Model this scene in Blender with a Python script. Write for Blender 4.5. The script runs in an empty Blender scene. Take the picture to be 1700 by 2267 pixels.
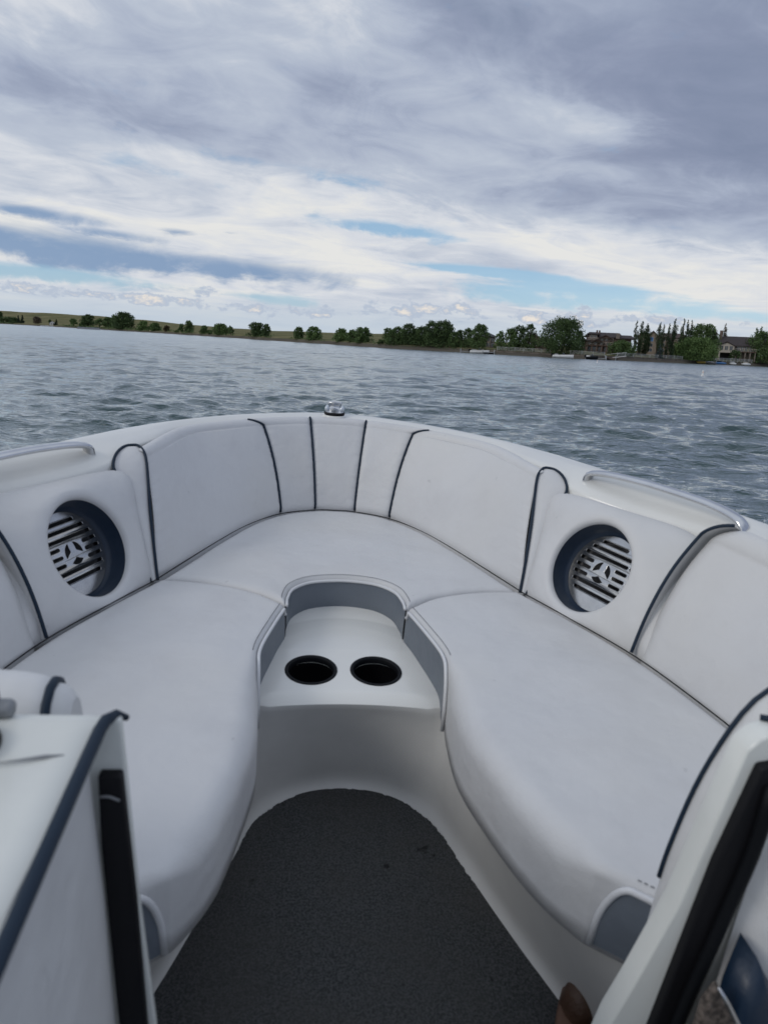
import bpy, bmesh, math, random
import numpy as np
from mathutils import Vector, Matrix
from mathutils import geometry as mgeo
scene = bpy.context.scene
COL = scene.collection
R = math.radians
rng = random.Random(7)

# ------------------------------------------------------------------ camera
F_PX, CAM_H = 1640.0, 1.8
def axes(pitch, roll, yaw):
    p, r, yw = R(pitch), R(roll), R(yaw)
    fw = Vector((math.sin(yw)*math.cos(p), math.cos(yw)*math.cos(p), -math.sin(p)))
    rt = Vector((math.cos(yw), -math.sin(yw), 0)); up = rt.cross(fw)
    rr = math.cos(r)*rt + math.sin(r)*up; uu = -math.sin(r)*rt + math.cos(r)*up
    return rr, uu, fw
def mat3(a):
    rr, uu, fw = a
    m = Matrix((rr, uu, -fw)); return m.transposed()
WORLD_AX = axes(12.93, 2.92, 0.0)
BOAT_AX = axes(17.0, 4.797, 7.216)
CAM_POS = Vector((0, 0, CAM_H))
cam = bpy.data.cameras.new('camera'); camo = bpy.data.objects.new('camera', cam); COL.objects.link(camo)
cam.sensor_fit = 'VERTICAL'; cam.sensor_height = 36.0; cam.lens = 36.0*F_PX/2267.0
cam.clip_start = 0.05; cam.clip_end = 12000
camo.matrix_world = Matrix.Translation(CAM_POS) @ mat3(WORLD_AX).to_4x4()
cam.dof.use_dof = True; cam.dof.focus_distance = 4.5; cam.dof.aperture_fstop = 7.4
scene.camera = camo
scene.view_settings.view_transform = 'Standard'; scene.view_settings.look = 'None'
scene.view_settings.exposure = 0.0; scene.view_settings.gamma = 1.0
scene.render.resolution_x = 767; scene.render.resolution_y = 1024

# ------------------------------------------------------------------ node helper
class N:
    """tiny helper that writes node maths as python expressions"""
    def __init__(s, tree): s.t = tree; s.n = tree.nodes; s.l = tree.links
    def new(s, typ, **k):
        n = s.n.new(typ)
        for a, b in k.items(): setattr(n, a, b)
        return n
    def put(s, sock, v):
        if v is None: return
        if hasattr(v, 'is_output') or isinstance(v, bpy.types.NodeSocket): s.l.new(v, sock)
        else:
            if sock.type == 'RGBA' and not isinstance(v, (int, float)) and len(v) == 3: v = (*v, 1)
            sock.default_value = v
    def m(s, op, a, b=None, c=None, clamp=False):
        n = s.new('ShaderNodeMath', operation=op, use_clamp=clamp)
        for i, v in enumerate((a, b, c)): s.put(n.inputs[i], v)
        return n.outputs[0]
    def add(s, a, b): return s.m('ADD', a, b)
    def mul(s, a, b): return s.m('MULTIPLY', a, b)
    def sub(s, a, b): return s.m('SUBTRACT', a, b)
    def mix(s, f, a, b):
        n = s.new('ShaderNodeMix', data_type='RGBA', clamp_factor=True)
        s.put(n.inputs[0], f); s.put(n.inputs[6], a); s.put(n.inputs[7], b); return n.outputs[2]
    def noise(s, vec, scale, detail=4, rough=.5, dist=0.0, col=False):
        n = s.new('ShaderNodeTexNoise'); s.put(n.inputs['Vector'], vec)
        n.inputs['Scale'].default_value = scale; n.inputs['Detail'].default_value = detail
        n.inputs['Roughness'].default_value = rough; n.inputs['Distortion'].default_value = dist
        return n.outputs['Color'] if col else n.outputs['Fac']
    def ss(s, v, a, b):
        n = s.new('ShaderNodeMapRange', interpolation_type='SMOOTHSTEP')
        s.put(n.inputs[0], v); n.inputs[1].default_value = a; n.inputs[2].default_value = b
        n.inputs[3].default_value = 0; n.inputs[4].default_value = 1; return n.outputs[0]
    def xyz(s, x, y, z=0.0):
        n = s.new('ShaderNodeCombineXYZ')
        for i, v in enumerate((x, y, z)): s.put(n.inputs[i], v)
        return n.outputs[0]
    def sep(s, v):
        n = s.new('ShaderNodeSeparateXYZ'); s.l.new(v, n.inputs[0]); return n.outputs

# ------------------------------------------------------------------ sky
SUN_EL, SUN_AZ = 34.0, -120.0       # azimuth from the view direction, negative = left
w = bpy.data.worlds.new('World'); scene.world = w; w.use_nodes = True
k = N(w.node_tree); k.n.clear()
tc = k.new('ShaderNodeTexCoord'); D = tc.outputs['Generated']
dx, dy, dz = k.sep(D)
az = k.mul(k.m('ARCTAN2', dx, dy), 180/math.pi); el = k.mul(k.m('ARCSINE', dz), 180/math.pi)
elc = k.m('MAXIMUM', el, 0.0)
# cloud-sheet coordinates: streaks get finer and flatter towards the horizon
lg = k.m('LOGARITHM', k.add(elc, 4.0), math.e)
sheet = k.xyz(k.mul(az, .045), k.mul(k.add(lg, k.mul(az, .004)), 2.2), 0.3)
n_big = k.noise(sheet, 1.1, 6, .55, .6)
n_mid = k.noise(sheet, 3.2, 8, .6, 1.2)
n_str = k.noise(k.xyz(k.mul(az, .06), k.mul(k.add(lg, k.mul(az, .005)), 4.5), 1.7), 2.0, 8, .60, .4)
n_fin = k.noise(k.xyz(k.mul(az, .16), k.mul(el, .30), 4.0), 1.6, 8, .6, .4)
n_soft = k.noise(k.xyz(k.mul(az, .05), k.mul(k.add(lg, k.mul(az, .004)), 2.0), 5.3), 1.4, 5, .5, .3)
waz = k.add(az, k.mul(k.sub(n_mid, .5), 7.0)); wel = k.add(el, k.mul(k.sub(n_fin, .5), 3.2))
def blob(a0, e0, ra, re, tilt=0.0, hard=1.0, flat=False, fine=False):
    a = k.sub(waz, a0); e = k.sub(k.add(el, k.mul(k.sub(n_fin, .5), min(3.2, re*1.6))), e0); c, s_ = math.cos(R(tilt)), math.sin(R(tilt))
    u = k.mul(k.add(k.mul(a, c), k.mul(e, s_)), 1/ra); v = k.mul(k.sub(k.mul(e, c), k.mul(a, s_)), 1/re)
    d = k.add(k.mul(u, u), k.mul(v, v))
    if flat: d = k.mul(d, d)
    return k.m('EXPONENT', k.mul(d, -hard))
def lin(*c): return tuple(((x/255+.055)/1.055)**2.4 if x > 10 else x/3294 for x in c)
# dark value field: 0 = sunlit white cloud, 1 = heavy slate cloud
te = k.add(wel, k.mul(az, .13))
dark = k.add(.13, k.mul(k.ss(te, 8.0, 13.0), .33))
dark = k.add(dark, k.mul(k.sub(n_soft, .5), .75))
dark = k.add(dark, k.mul(k.sub(n_str, .5), .42))
dark = k.add(dark, k.mul(k.sub(n_mid, .5), .30))
front = k.sub(wel, k.sub(22.0, k.mul(az, .42)))
dark = k.add(dark, k.mul(k.ss(front, -2.2, 1.6), .34))
dark = k.add(dark, k.mul(k.sub(n_big, .5), .45))
for a0, e0, ra, re, tl, wt in [(22, 12.0, 6, 3.2, -30, .20), (15.5, 13.2, 5, .55, -2, .22), (3, 18.6, 3.5, 2.0, -10, .12), (27, 18, 7, 9, 0, .04),
                               (12, 15.0, 7, 1.2, -12, -.20), (-26, 19.5, 9, 3.0, 8, -.26), (-17, 12.0, 9, 1.1, -6, -.14), (-24, 14.0, 9, 1.2, -3, .14),
                               (-6, 9.6, 14, 1.0, -7, -.16), (-14, 7.4, 9, .9, -4, -.10), (9, 7.4, 8, .9, -14, -.18), (20, 7.0, 7, .8, -10, -.12), (18, 9.5, 9, 1.2, -10, .12)]:
    dark = k.add(dark, k.mul(blob(a0, e0, ra, re, tl), wt))
dark = k.add(dark, k.mul(k.sub(n_mid, .5), .30))
hi = k.m('MAXIMUM', k.sub(dark, .60), 0.0)
darkc = k.m('MAXIMUM', k.sub(dark, k.mul(hi, .22)), 0.0, clamp=True)
cr = k.new('ShaderNodeValToRGB'); k.l.new(darkc, cr.inputs[0])
E_ = cr.color_ramp.elements; E_[0].position = 0; E_[0].color = (*lin(229, 229, 227), 1); E_[1].position = 1; E_[1].color = (*lin(124, 138, 162), 1)
for p, c in ((.14, lin(214, 218, 225)), (.34, lin(186, 195, 210)), (.56, lin(168, 178, 198)), (.78, lin(147, 158, 181))):
    e = E_.new(p); e.color = (*c, 1)
cloud = k.mix(k.mul(k.ss(n_soft, .42, .62), k.mul(k.ss(darkc, .5, .9), .5)), cr.outputs[0], (*lin(134, 143, 169), 1))
# low slate-blue bank on the left and its loose shreds
bank = 0.0
for a0, e0, ra, re, tl, wt in [(-27, 5.1, 12, 1.15, -1.5, 1.0), (-14, 4.6, 10.5, .80, -2.5, .95), (-25, 7.15, 3.6, .42, -3, .9), (-19.5, 6.2, 3.6, .34, -3, .7), (-15.5, 6.75, 1.3, .26, 0, .6), (-12.5, 7.0, .8, .14, 0, .5), (-2, 3.7, 7, .30, -2, .35), (-16, 2.9, 6, .35, -1, .55)]:
    b = k.mul(blob(a0, e0, ra*1.08, re*1.1, tl, .8), wt); bank = b if bank == 0.0 else k.m('MAXIMUM', bank, b)
bankc = k.mix(n_soft, (*lin(124, 151, 186), 1), (*lin(150, 171, 198), 1))
cloud = k.mix(k.ss(k.add(bank, k.add(k.mul(k.sub(n_fin, .5), 1.5), k.mul(k.sub(n_mid, .5), .6))), .18, .92), cloud, bankc)
sky = k.new('ShaderNodeTexSky'); sky.sky_type = 'NISHITA'; sky.sun_disc = False
sky.sun_elevation = R(SUN_EL); sky.sun_rotation = R(SUN_AZ); sky.altitude = 1200; sky.dust_density = .6; sky.ozone_density = 2.0
clear = k.mix(.5, sky.outputs[0], tuple(10*c for c in lin(138, 186, 222)))
cscale = k.new('ShaderNodeVectorMath', operation='SCALE'); k.l.new(cloud, cscale.inputs[0]); cscale.inputs['Scale'].default_value = 10.0
gap = 0.0
for a0, e0, ra, re, tl, wt in [(-1, 8.0, 4.0, .50, -4, 1.1), (3.5, 7.2, 2, .45, -4, .6), (7.5, 5.35, 6, .34, -3.0, 1.4), (13, 4.3, 7, .55, -2.5, 1.2), (12, 3.4, 8, .4, -2, .7),
                               (-26, 3.3, 9, .55, -1.5, 1.2), (-9, 2.7, 5, .35, -2, .8), (-17, 10.6, 6, .8, -6, .55), (-7, 11.4, 6, .6, -5, .6), (23, 3.0, 7, .5, -2, .6)]:
    b = k.mul(blob(a0, e0, ra, re, tl, .8), wt); gap = b if gap == 0.0 else k.add(gap, b)
gap = k.ss(k.add(gap, k.add(k.mul(k.sub(n_fin, .5), 1.7), k.mul(k.sub(n_str, .5), 1.2))), .30, 1.05)
skyc = k.mix(k.mul(gap, .88), cscale.outputs[0], clear)
low = k.m('SUBTRACT', 1.0, k.ss(el, .6, 3.6))
skyc = k.mix(k.mul(low, .80), skyc, (*tuple(10*c for c in lin(186, 200, 214)), 1))
n_cu = k.noise(k.xyz(k.mul(az, .42), k.mul(el, .75), 8.0), 1.1, 8, .60, .2)
n_c2 = k.noise(k.xyz(k.mul(az, .9), k.mul(el, 1.5), 3.0), 2.2, 6, .6, .2)
hump = k.mul(blob(-26, 2.3, 3.8, .55, -1), 1.0)
for a0, e0, ra, re in ((-18.5, 2.1, 6, .5), (-13.8, 2.9, 2.4, .6), (-8.5, 1.9, 6, .6), (1.5, 2.3, 5, .8), (4.5, 2.7, 1.6, .7), (12.2, 2.7, 3, .6), (9, 2.2, 7, .5), (18.5, 2.4, 5, .5)):
    hump = k.m('MAXIMUM', hump, blob(a0, e0, ra, re, -1))
cuf = k.add(k.mul(k.sub(n_cu, .5), 2.3), k.add(k.mul(k.sub(n_c2, .5), .7), k.mul(hump, .75)))
cu = k.mul(k.ss(cuf, .42, .68), k.ss(hump, .06, .3)); cutop = k.ss(cuf, .66, 1.05)
cucol = k.mix(cutop, tuple(10*c for c in lin(178, 190, 208)), tuple(10*c for c in lin(238, 228, 216)))
skyc = k.mix(k.mul(cu, .85), skyc, cucol)
# overhead (never in the photo): the heavier cloud deck that keeps the boat in soft light
skyc = k.mix(k.ss(el, 26, 60), skyc, tuple(10*c for c in lin(205, 213, 226)))
bg = k.new('ShaderNodeBackground'); k.l.new(skyc, bg.inputs[0]); bg.inputs[1].default_value = 0.1
wo = k.new('ShaderNodeOutputWorld'); k.l.new(bg.outputs[0], wo.inputs[0])
# ------------------------------------------------------------------ sun (veiled by cloud)
sun = bpy.data.lights.new('sun', 'SUN'); suno = bpy.data.objects.new('sun', sun); COL.objects.link(suno)
sun.energy = 0.7; sun.angle = R(18); sun.color = (1, .95, .88)
_a = R(SUN_AZ); _d = Vector((math.sin(_a)*math.cos(R(SUN_EL)), math.cos(_a)*math.cos(R(SUN_EL)), math.sin(R(SUN_EL))))
suno.rotation_euler = _d.to_track_quat('Z', 'Y').to_euler()

# ------------------------------------------------------------------ mesh helpers
def tag(o, label=None, cat=None, group=None, kind=None):
    if label: o['label'] = label
    if cat: o['category'] = cat
    if group: o['group'] = group
    if kind: o['kind'] = kind
    return o
def mesh(name, V, Fc, mat=None, parent=None, smooth=True, loc=None):
    me = bpy.data.meshes.new(name); me.from_pydata([tuple(v) for v in V], [], [tuple(f) for f in Fc]); me.update()
    if smooth: me.polygons.foreach_set('use_smooth', [True]*len(me.polygons))
    o = bpy.data.objects.new(name, me); COL.objects.link(o)
    if mat: me.materials.append(mat)
    if parent: o.parent = parent
    if loc: o.location = loc
    return o
def empty(name, loc=(0, 0, 0), rz=0.0):
    o = bpy.data.objects.new(name, None); COL.objects.link(o); o.location = loc; o.rotation_euler.z = rz
    o.empty_display_size = .2; return o
def cat(P, n=40, closed=False):
    """Catmull-Rom through P, resampled evenly by length"""
    P = [Vector(p) for p in P]; out = []; L = len(P)
    segs = L if closed else L-1
    for i in range(segs):
        g = (lambda j: P[j % L]) if closed else (lambda j: P[max(0, min(L-1, j))])
        p0, p1, p2, p3 = g(i-1), g(i), g(i+1), g(i+2)
        if not closed and i == 0: p0 = 2*p1-p2
        if not closed and i == segs-1: p3 = 2*p2-p1
        for j in range(16):
            t = j/16
            out.append(.5*((2*p1)+(p2-p0)*t+(2*p0-5*p1+4*p2-p3)*t*t+(3*p1-p0-3*p2+p3)*t**3))
    out.append(P[0] if closed else P[-1])
    return resample(out, n)
def resample(Q, n, T=None):
    d = [0]
    for a, b in zip(Q, Q[1:]): d.append(d[-1]+(b-a).length)
    if T is None: T = [i/(n-1) for i in range(n)]
    res = []; j = 0
    for t in T:
        s = min(max(t, 0), 1)*d[-1]
        j = 0 if s < d[j] else j
        while j < len(d)-2 and d[j+1] < s: j += 1
        f = (s-d[j])/max(d[j+1]-d[j], 1e-9); res.append(Q[j].lerp(Q[j+1], min(1, f)))
    return res
class MB:
    def __init__(s): s.V = []; s.F = []
    def add(s, V, Fc):
        b = len(s.V); s.V += [Vector(v) for v in V]; s.F += [tuple(b+i for i in f) for f in Fc]; return s
    def grid(s, rows, closed=False, flip=False):
        n = len(rows[0]); V = [p for r in rows for p in r]; Fc = []
        for i in range(len(rows)-1):
            for j in range(n if closed else n-1):
                a = i*n+j; b = i*n+(j+1) % n; q = (a, b, b+n, a+n); Fc.append(q[::-1] if flip else q)
        return s.add(V, Fc)
    def box(s, c, d, rz=0.0, taper=1.0):
        cx, cy, cz = c; hx, hy, hz_ = d[0]/2, d[1]/2, d[2]/2; V = []
        for z in (-1, 1):
            t = taper if z > 0 else 1
            for x, y in ((-1, -1), (1, -1), (1, 1), (-1, 1)):
                X, Y = x*hx*t, y*hy*t
                V.append((cx+X*math.cos(rz)-Y*math.sin(rz), cy+X*math.sin(rz)+Y*math.cos(rz), cz+z*hz_))
        return s.add(V, [(3, 2, 1, 0), (4, 5, 6, 7), (0, 1, 5, 4), (1, 2, 6, 5), (2, 3, 7, 6), (3, 0, 4, 7)])
    def tube(s, P, r, n=8, caps=True, ry=None, upv=(0, 0, 1)):
        P = [Vector(p) for p in P]; rows = []; ref = Vector(upv)
        for i, p in enumerate(P):
            t = (P[min(i+1, len(P)-1)]-P[max(i-1, 0)]).normalized()
            a = t.cross(ref)
            if a.length < 1e-3: a = t.cross(Vector((1, 0.01, 0)))
            a.normalize(); b = a.cross(t).normalized()
            if ry is None: ref = b
            rr = r[i] if isinstance(r, (list, tuple)) else r; r2 = rr if ry is None else ry*rr/(r[0] if isinstance(r, (list, tuple)) else r)
            rows.append([p+a*rr*math.cos(2*math.pi*q/n)+b*r2*math.sin(2*math.pi*q/n) for q in range(n)])
        s.grid(rows, closed=True)
        if caps:
            m = len(s.V); s.F.append(tuple(range(m-n, m))); s.F.append(tuple(range(m-n*len(rows)+n-1, m-n*len(rows)-1, -1)))
        return s
    def build(s, name, mat, parent=None, smooth=True, loc=None):
        return mesh(name, s.V, s.F, mat, parent, smooth, loc)
def bevel(o, wd, seg=2):
    m = o.modifiers.new('bevel', 'BEVEL'); m.width = wd; m.segments = seg; m.limit_method = 'ANGLE'; m.angle_limit = R(40); return o
def autosmooth(o, ang=35):
    me = o.data; bm = bmesh.new(); bm.from_mesh(me)
    for e in bm.edges:
        if len(e.link_faces) == 2 and e.calc_face_angle(0) > R(ang): e.smooth = False
    bm.to_mesh(me); bm.free(); return o

# ------------------------------------------------------------------ materials
MATS = {}
def mat(name, col, rough=.5, metal=0.0, noise=None, bump=None, coat=0.0, spec=None, col2=None, two=False):
    m = bpy.data.materials.new(name); m.use_nodes = True; q = N(m.node_tree); b = q.n['Principled BSDF']
    b.inputs['Base Color'].default_value = (*col, 1); b.inputs['Roughness'].default_value = rough; b.inputs['Metallic'].default_value = metal
    if coat: b.inputs['Coat Weight'].default_value = coat; b.inputs['Coat Roughness'].default_value = .12
    if spec is not None: b.inputs['Specular IOR Level'].default_value = spec
    tcx = q.new('ShaderNodeTexCoord').outputs['Object']
    if noise:
        sc, amt = noise
        f = q.ss(q.noise(tcx, sc, 6, .6), .3, .7)
        c2 = col2 or tuple(c*(1-amt) for c in col)
        q.put(b.inputs['Base Color'], q.mix(f, (*col, 1), (*c2, 1)))
    if bump:
        h = None
        for sc, st in bump:
            v = q.mul(q.noise(tcx, sc, 3, .6), st); h = v if h is None else q.add(h, v)
        bn = q.new('ShaderNodeBump'); bn.inputs['Strength'].default_value = 1.0; bn.inputs['Distance'].default_value = 1.0
        q.l.new(h, bn.inputs['Height']); q.l.new(bn.outputs[0], b.inputs['Normal'])
    MATS[name] = m; return m
def vinyl(name, base, rough=.42):
    m = bpy.data.materials.new(name); m.use_nodes = True; q = N(m.node_tree); b = q.n['Principled BSDF']
    o = q.new('ShaderNodeTexCoord').outputs['Object']
    wear = q.ss(q.noise(o, 5.0, 5, .6), .42, .75); yel = q.ss(q.noise(o, 2.1, 3, .5), .4, .7)
    c = q.mix(q.mul(wear, .5), (*base, 1), (*tuple(x*y for x, y in zip(base, (.86, .85, .85))), 1))
    c = q.mix(q.mul(yel, .5), c, (*tuple(x*y for x, y in zip(base, (1.02, 1.0, .95))), 1))
    spot = q.ss(q.noise(o, 38.0, 2, .5), .735, .80)
    c = q.mix(q.mul(spot, .35), c, (*tuple(x*.6 for x in base), 1))
    q.put(b.inputs['Base Color'], c)
    q.put(b.inputs['Roughness'], q.add(rough, q.mul(q.noise(o, 9.0, 4), .12)))
    v = q.new('ShaderNodeTexVoronoi'); v.inputs['Scale'].default_value = 520; q.l.new(o, v.inputs['Vector'])
    h = q.add(q.mul(v.outputs['Distance'], .00022), q.mul(q.noise(o, 8.0, 3, .5), .0065))
    h = q.add(h, q.mul(q.noise(o, 34.0, 3, .5), .0008))
    bn = q.new('ShaderNodeBump'); bn.inputs['Distance'].default_value = 1.0; q.l.new(h, bn.inputs['Height']); q.l.new(bn.outputs[0], b.inputs['Normal'])
    MATS[name] = m; return m
M_vinyl = vinyl('white_vinyl', (.61, .615, .625))
M_vinylw = vinyl('bolster_vinyl', (.66, .665, .67))
M_grey = vinyl('grey_vinyl', (.155, .18, .215), .38)
M_gel = mat('gelcoat', (.74, .74, .71), .22, coat=.4, noise=(4, .05), bump=[(6, .0012)])
M_gel2 = mat('gelcoat_interior', (.64, .635, .615), .38, noise=(3, .14), bump=[(5, .002), (60, .0002)])
M_dash = mat('dash_gelcoat', (.72, .735, .70), .25, coat=.3, noise=(7, .06))
M_navy = mat('navy_piping', (.009, .022, .042), .55, spec=.3, bump=[(300, .0003)])
M_navyv = mat('navy_vinyl', (.005, .018, .042), .42, bump=[(200, .0004), (12, .003)])
M_chrome = mat('stainless', (.66, .67, .69), .16, 1.0, noise=(14, .12), bump=[(90, .00012)])
M_alu = mat('brushed_aluminium', (.64, .64, .63), .20, 1.0, noise=(30, .15), bump=[(120, .00015)])
M_black = mat('black_rubber_and_joint_shade', (.006, .006, .008), .6, spec=.25, bump=[(180, .0004)])
M_blackp = mat('black_plastic', (.006, .007, .009), .55, spec=.15)
M_cup = mat('cup_void', (.003, .003, .004), .8, spec=.05)
M_cone = mat('speaker_cone', (.025, .025, .028), .5, bump=[(60, .001)])
M_conel = mat('speaker_cone_light', (.07, .068, .068), .45)
M_thread = mat('dark_thread', (.12, .13, .15), .8)
M_welt = vinyl('white_welt', (.68, .69, .71), .36)

def carpet_mat():
    m = bpy.data.materials.new('carpet'); m.use_nodes = True; q = N(m.node_tree); b = q.n['Principled BSDF']
    o = q.new('ShaderNodeTexCoord').outputs['Object']
    f = q.ss(q.noise(o, 240.0, 4, .7), .35, .65); g = q.ss(q.noise(o, 6.0, 5, .6), .35, .7)
    c = q.mix(f, (.048, .051, .053, 1), (.128, .132, .135, 1)); c = q.mix(q.mul(g, .5), c, (.100, .097, .092, 1))
    sp = q.ss(q.noise(o, 70.0, 2, .5), .74, .78); c = q.mix(q.mul(sp, .5), c, (.14, .13, .11, 1))
    st = q.ss(q.noise(o, 26.0, 2, .5), .72, .78); c = q.mix(q.mul(st, .7), c, (.008, .008, .008, 1))
    q.put(b.inputs['Base Color'], c); b.inputs['Roughness'].default_value = .95; b.inputs['Specular IOR Level'].default_value = .1
    h = q.add(q.mul(q.noise(o, 260.0, 4, .75), .006), q.mul(q.noise(o, 45.0, 4, .6), .004))
    bn = q.new('ShaderNodeBump'); bn.inputs['Distance'].default_value = 1.0; q.l.new(h, bn.inputs['Height']); q.l.new(bn.outputs[0], b.inputs['Normal'])
    return m
M_carpet = carpet_mat()

# ------------------------------------------------------------------ world placement helpers
def wray(px, py):
    rr, uu, fw = WORLD_AX
    return fw + rr*(px-850)/F_PX - uu*(py-1133.5)/F_PX
def hor(px): return 756.4 + (px-850)*.051
def at(px, dist, z=0.0):
    d = wray(px, hor(px)); a = math.atan2(d.x, d.y); return Vector((math.sin(a)*dist, math.cos(a)*dist, z))
def zat(px, py, dist):
    d = wray(px, py); return CAM_H + dist*d.z/math.hypot(d.x, d.y)
SH = [(-1400, 700), (-600, 900), (0, 984), (200, 680), (400, 447), (600, 305), (850, 217), (1100, 202), (1300, 200), (1500, 236), (1700, 286), (2000, 330), (2600, 380), (3400, 420)]
def lerp_tab(T, x):
    if x <= T[0][0]: return T[0][1]
    for (a, u), (b, v) in zip(T, T[1:]):
        if x <= b:
            return u+(v-u)*(x-a)/(b-a)
    return T[-1][1]
def shore(px): return lerp_tab(SH, px)

# ================================================================== WATER
def water():
    g = np.random.default_rng(5)
    az_ = np.concatenate([np.linspace(-75, -34, 60)[:-1], np.linspace(-33, 33, 620), np.linspace(34, 75, 60)[1:]])*math.pi/180
    rad = [1.0]
    while rad[-1] < 170: rad.append(rad[-1]*1.0047)
    while rad[-1] < 2500: rad.append(rad[-1]*1.06)
    rad = np.array(rad)
    A, Q = np.meshgrid(az_, rad); X = np.sin(A)*Q; Y = np.cos(A)*Q; Z = np.zeros_like(X); DX = np.zeros_like(X); DY = np.zeros_like(X)
    nw = 150
    lam = np.exp(g.uniform(math.log(.13), math.log(2.4), nw)); th = math.radians(-100) + g.normal(0, .5, nw); ph = g.uniform(0, 6.283, nw)
    # gust patches modulate the chop
    gust = .92 + .28*np.sin(X*.11+1.3)*np.sin(Y*.07+.4) + .22*np.sin(X*.9-Y*.5)*np.sin(Y*1.1+.3*X) + .34*np.sin(X*1.7+Y*.8+2)*np.sin(Y*2.3-X*.6+1)+.22*np.sin(X*.37+.2*Y)
    for l, t, p in zip(lam, th, ph):
        kk = 2*math.pi/l; a = l*(.0044 if l < .9 else .0038)
        if l > 2.2: a *= .8
        fade = np.clip((l/(Q*.0047)-2.0)/2.0, 0, 1)
        arg = kk*(X*math.cos(t)+Y*math.sin(t))+p
        Z += a*fade*gust*np.cos(arg); DX -= .62*a*fade*gust*math.cos(t)*np.sin(arg); DY -= .62*a*fade*gust*math.sin(t)*np.sin(arg)
    X = X+DX; Y = Y+DY
    n, m_ = X.shape
    V = np.stack([X, Y, Z], -1).reshape(-1, 3)
    i = np.arange(n-1)[:, None]*m_+np.arange(m_-1)[None, :]
    Fq = np.stack([i, i+m_, i+m_+1, i+1], -1).reshape(-1, 4)[:, ::-1]
    me = bpy.data.meshes.new('water'); me.vertices.add(len(V)); me.vertices.foreach_set('co', V.ravel())
    me.loops.add(Fq.size); me.loops.foreach_set('vertex_index', Fq.ravel().astype(np.int32))
    me.polygons.add(len(Fq)); me.polygons.foreach_set('loop_start', np.arange(0, Fq.size, 4, dtype=np.int32))
    me.update(calc_edges=True); me.polygons.foreach_set('use_smooth', [True]*len(me.polygons)); me.validate()
    o = bpy.data.objects.new('water', me); COL.objects.link(o); tag(o, kind='structure')
    m = bpy.data.materials.new('lake_water'); m.use_nodes = True; q = N(m.node_tree); b = q.n['Principled BSDF']
    geo = q.new('ShaderNodeNewGeometry').outputs['Position']; px, py, pz = q.sep(geo)
    dist = q.m('SQRT', q.add(q.mul(px, px), q.mul(py, py)))
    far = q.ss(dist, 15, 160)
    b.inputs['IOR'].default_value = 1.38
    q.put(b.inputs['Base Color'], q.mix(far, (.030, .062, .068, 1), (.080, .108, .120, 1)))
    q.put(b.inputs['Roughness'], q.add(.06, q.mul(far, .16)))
    v1 = q.xyz(q.mul(px, .6), py, pz)
    v2 = q.xyz(q.mul(px, .38), q.add(py, q.mul(px, .12)), 0.0)
    h = q.add(q.mul(q.noise(v1, 2.2, 5, .6, .4), .06), q.add(q.mul(q.noise(v2, 5.5, 4, .62, .5), .072), q.mul(q.noise(v2, 15.0, 3, .6, .3), .016)))
    h = q.add(h, q.mul(q.mul(q.noise(q.xyz(q.mul(px, .6), py, 0.0), .9, 4, .6, .4), .22), far))
    bn = q.new('ShaderNodeBump'); bn.inputs['Distance'].default_value = 1.0; bn.inputs['Strength'].default_value = .9
    q.l.new(h, bn.inputs['Height'])
    t1 = q.noise(q.xyz(q.mul(px, 1.3), q.mul(py, .30), 0.0), 1.0, 3, .6); t2 = q.noise(q.xyz(q.mul(px, .55), q.mul(py, .075), 3.0), 1.0, 5, .65); t3 = q.noise(q.xyz(q.mul(px, .10), q.mul(py, .016), 7.0), 1.0, 4, .6)
    tl = q.add(q.mul(q.sub(t1, .5), .30), q.add(q.mul(q.sub(t2, .5), .55), q.mul(q.sub(t3, .5), .25)))
    tl = q.mul(q.sub(tl, .035), q.ss(dist, 35, 130))
    va = q.new('ShaderNodeVectorMath', operation='ADD'); q.l.new(bn.outputs[0], va.inputs[0]); q.l.new(q.xyz(0.0, tl, 0.0), va.inputs[1])
    vn = q.new('ShaderNodeVectorMath', operation='NORMALIZE'); q.l.new(va.outputs[0], vn.inputs[0]); q.l.new(vn.outputs[0], b.inputs['Normal'])
    gl = q.new('ShaderNodeBsdfGlossy'); gl.inputs['Color'].default_value = (.84, .88, .88, 1); q.put(gl.inputs['Roughness'], q.add(.07, q.mul(far, .15))); q.l.new(vn.outputs[0], gl.inputs['Normal'])
    lw = q.new('ShaderNodeLayerWeight'); lw.inputs['Blend'].default_value = .5; q.l.new(vn.outputs[0], lw.inputs['Normal'])
    mxs = q.new('ShaderNodeMixShader'); q.put(mxs.inputs[0], q.mul(q.ss(lw.outputs['Facing'], .45, .95), .74)); q.l.new(b.outputs[0], mxs.inputs[1]); q.l.new(gl.outputs[0], mxs.inputs[2])
    q.l.new(mxs.outputs[0], q.n['Material Output'].inputs[0])
    me.materials.append(m)
    # lake behind and beside the boat
    big = MB(); ringi = [Vector((math.sin(a)*1.0, math.cos(a)*1.0, -.12)) for a in np.linspace(R(75), R(285), 40)]
    ringo = [p.normalized()*2500 for p in ringi]
    big.grid([ringi, [Vector((p.x*2500, p.y*2500, -.12)) for p in ringi]], flip=True)
    tag(big.build('water_far', m, None), kind='structure')
water()

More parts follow.
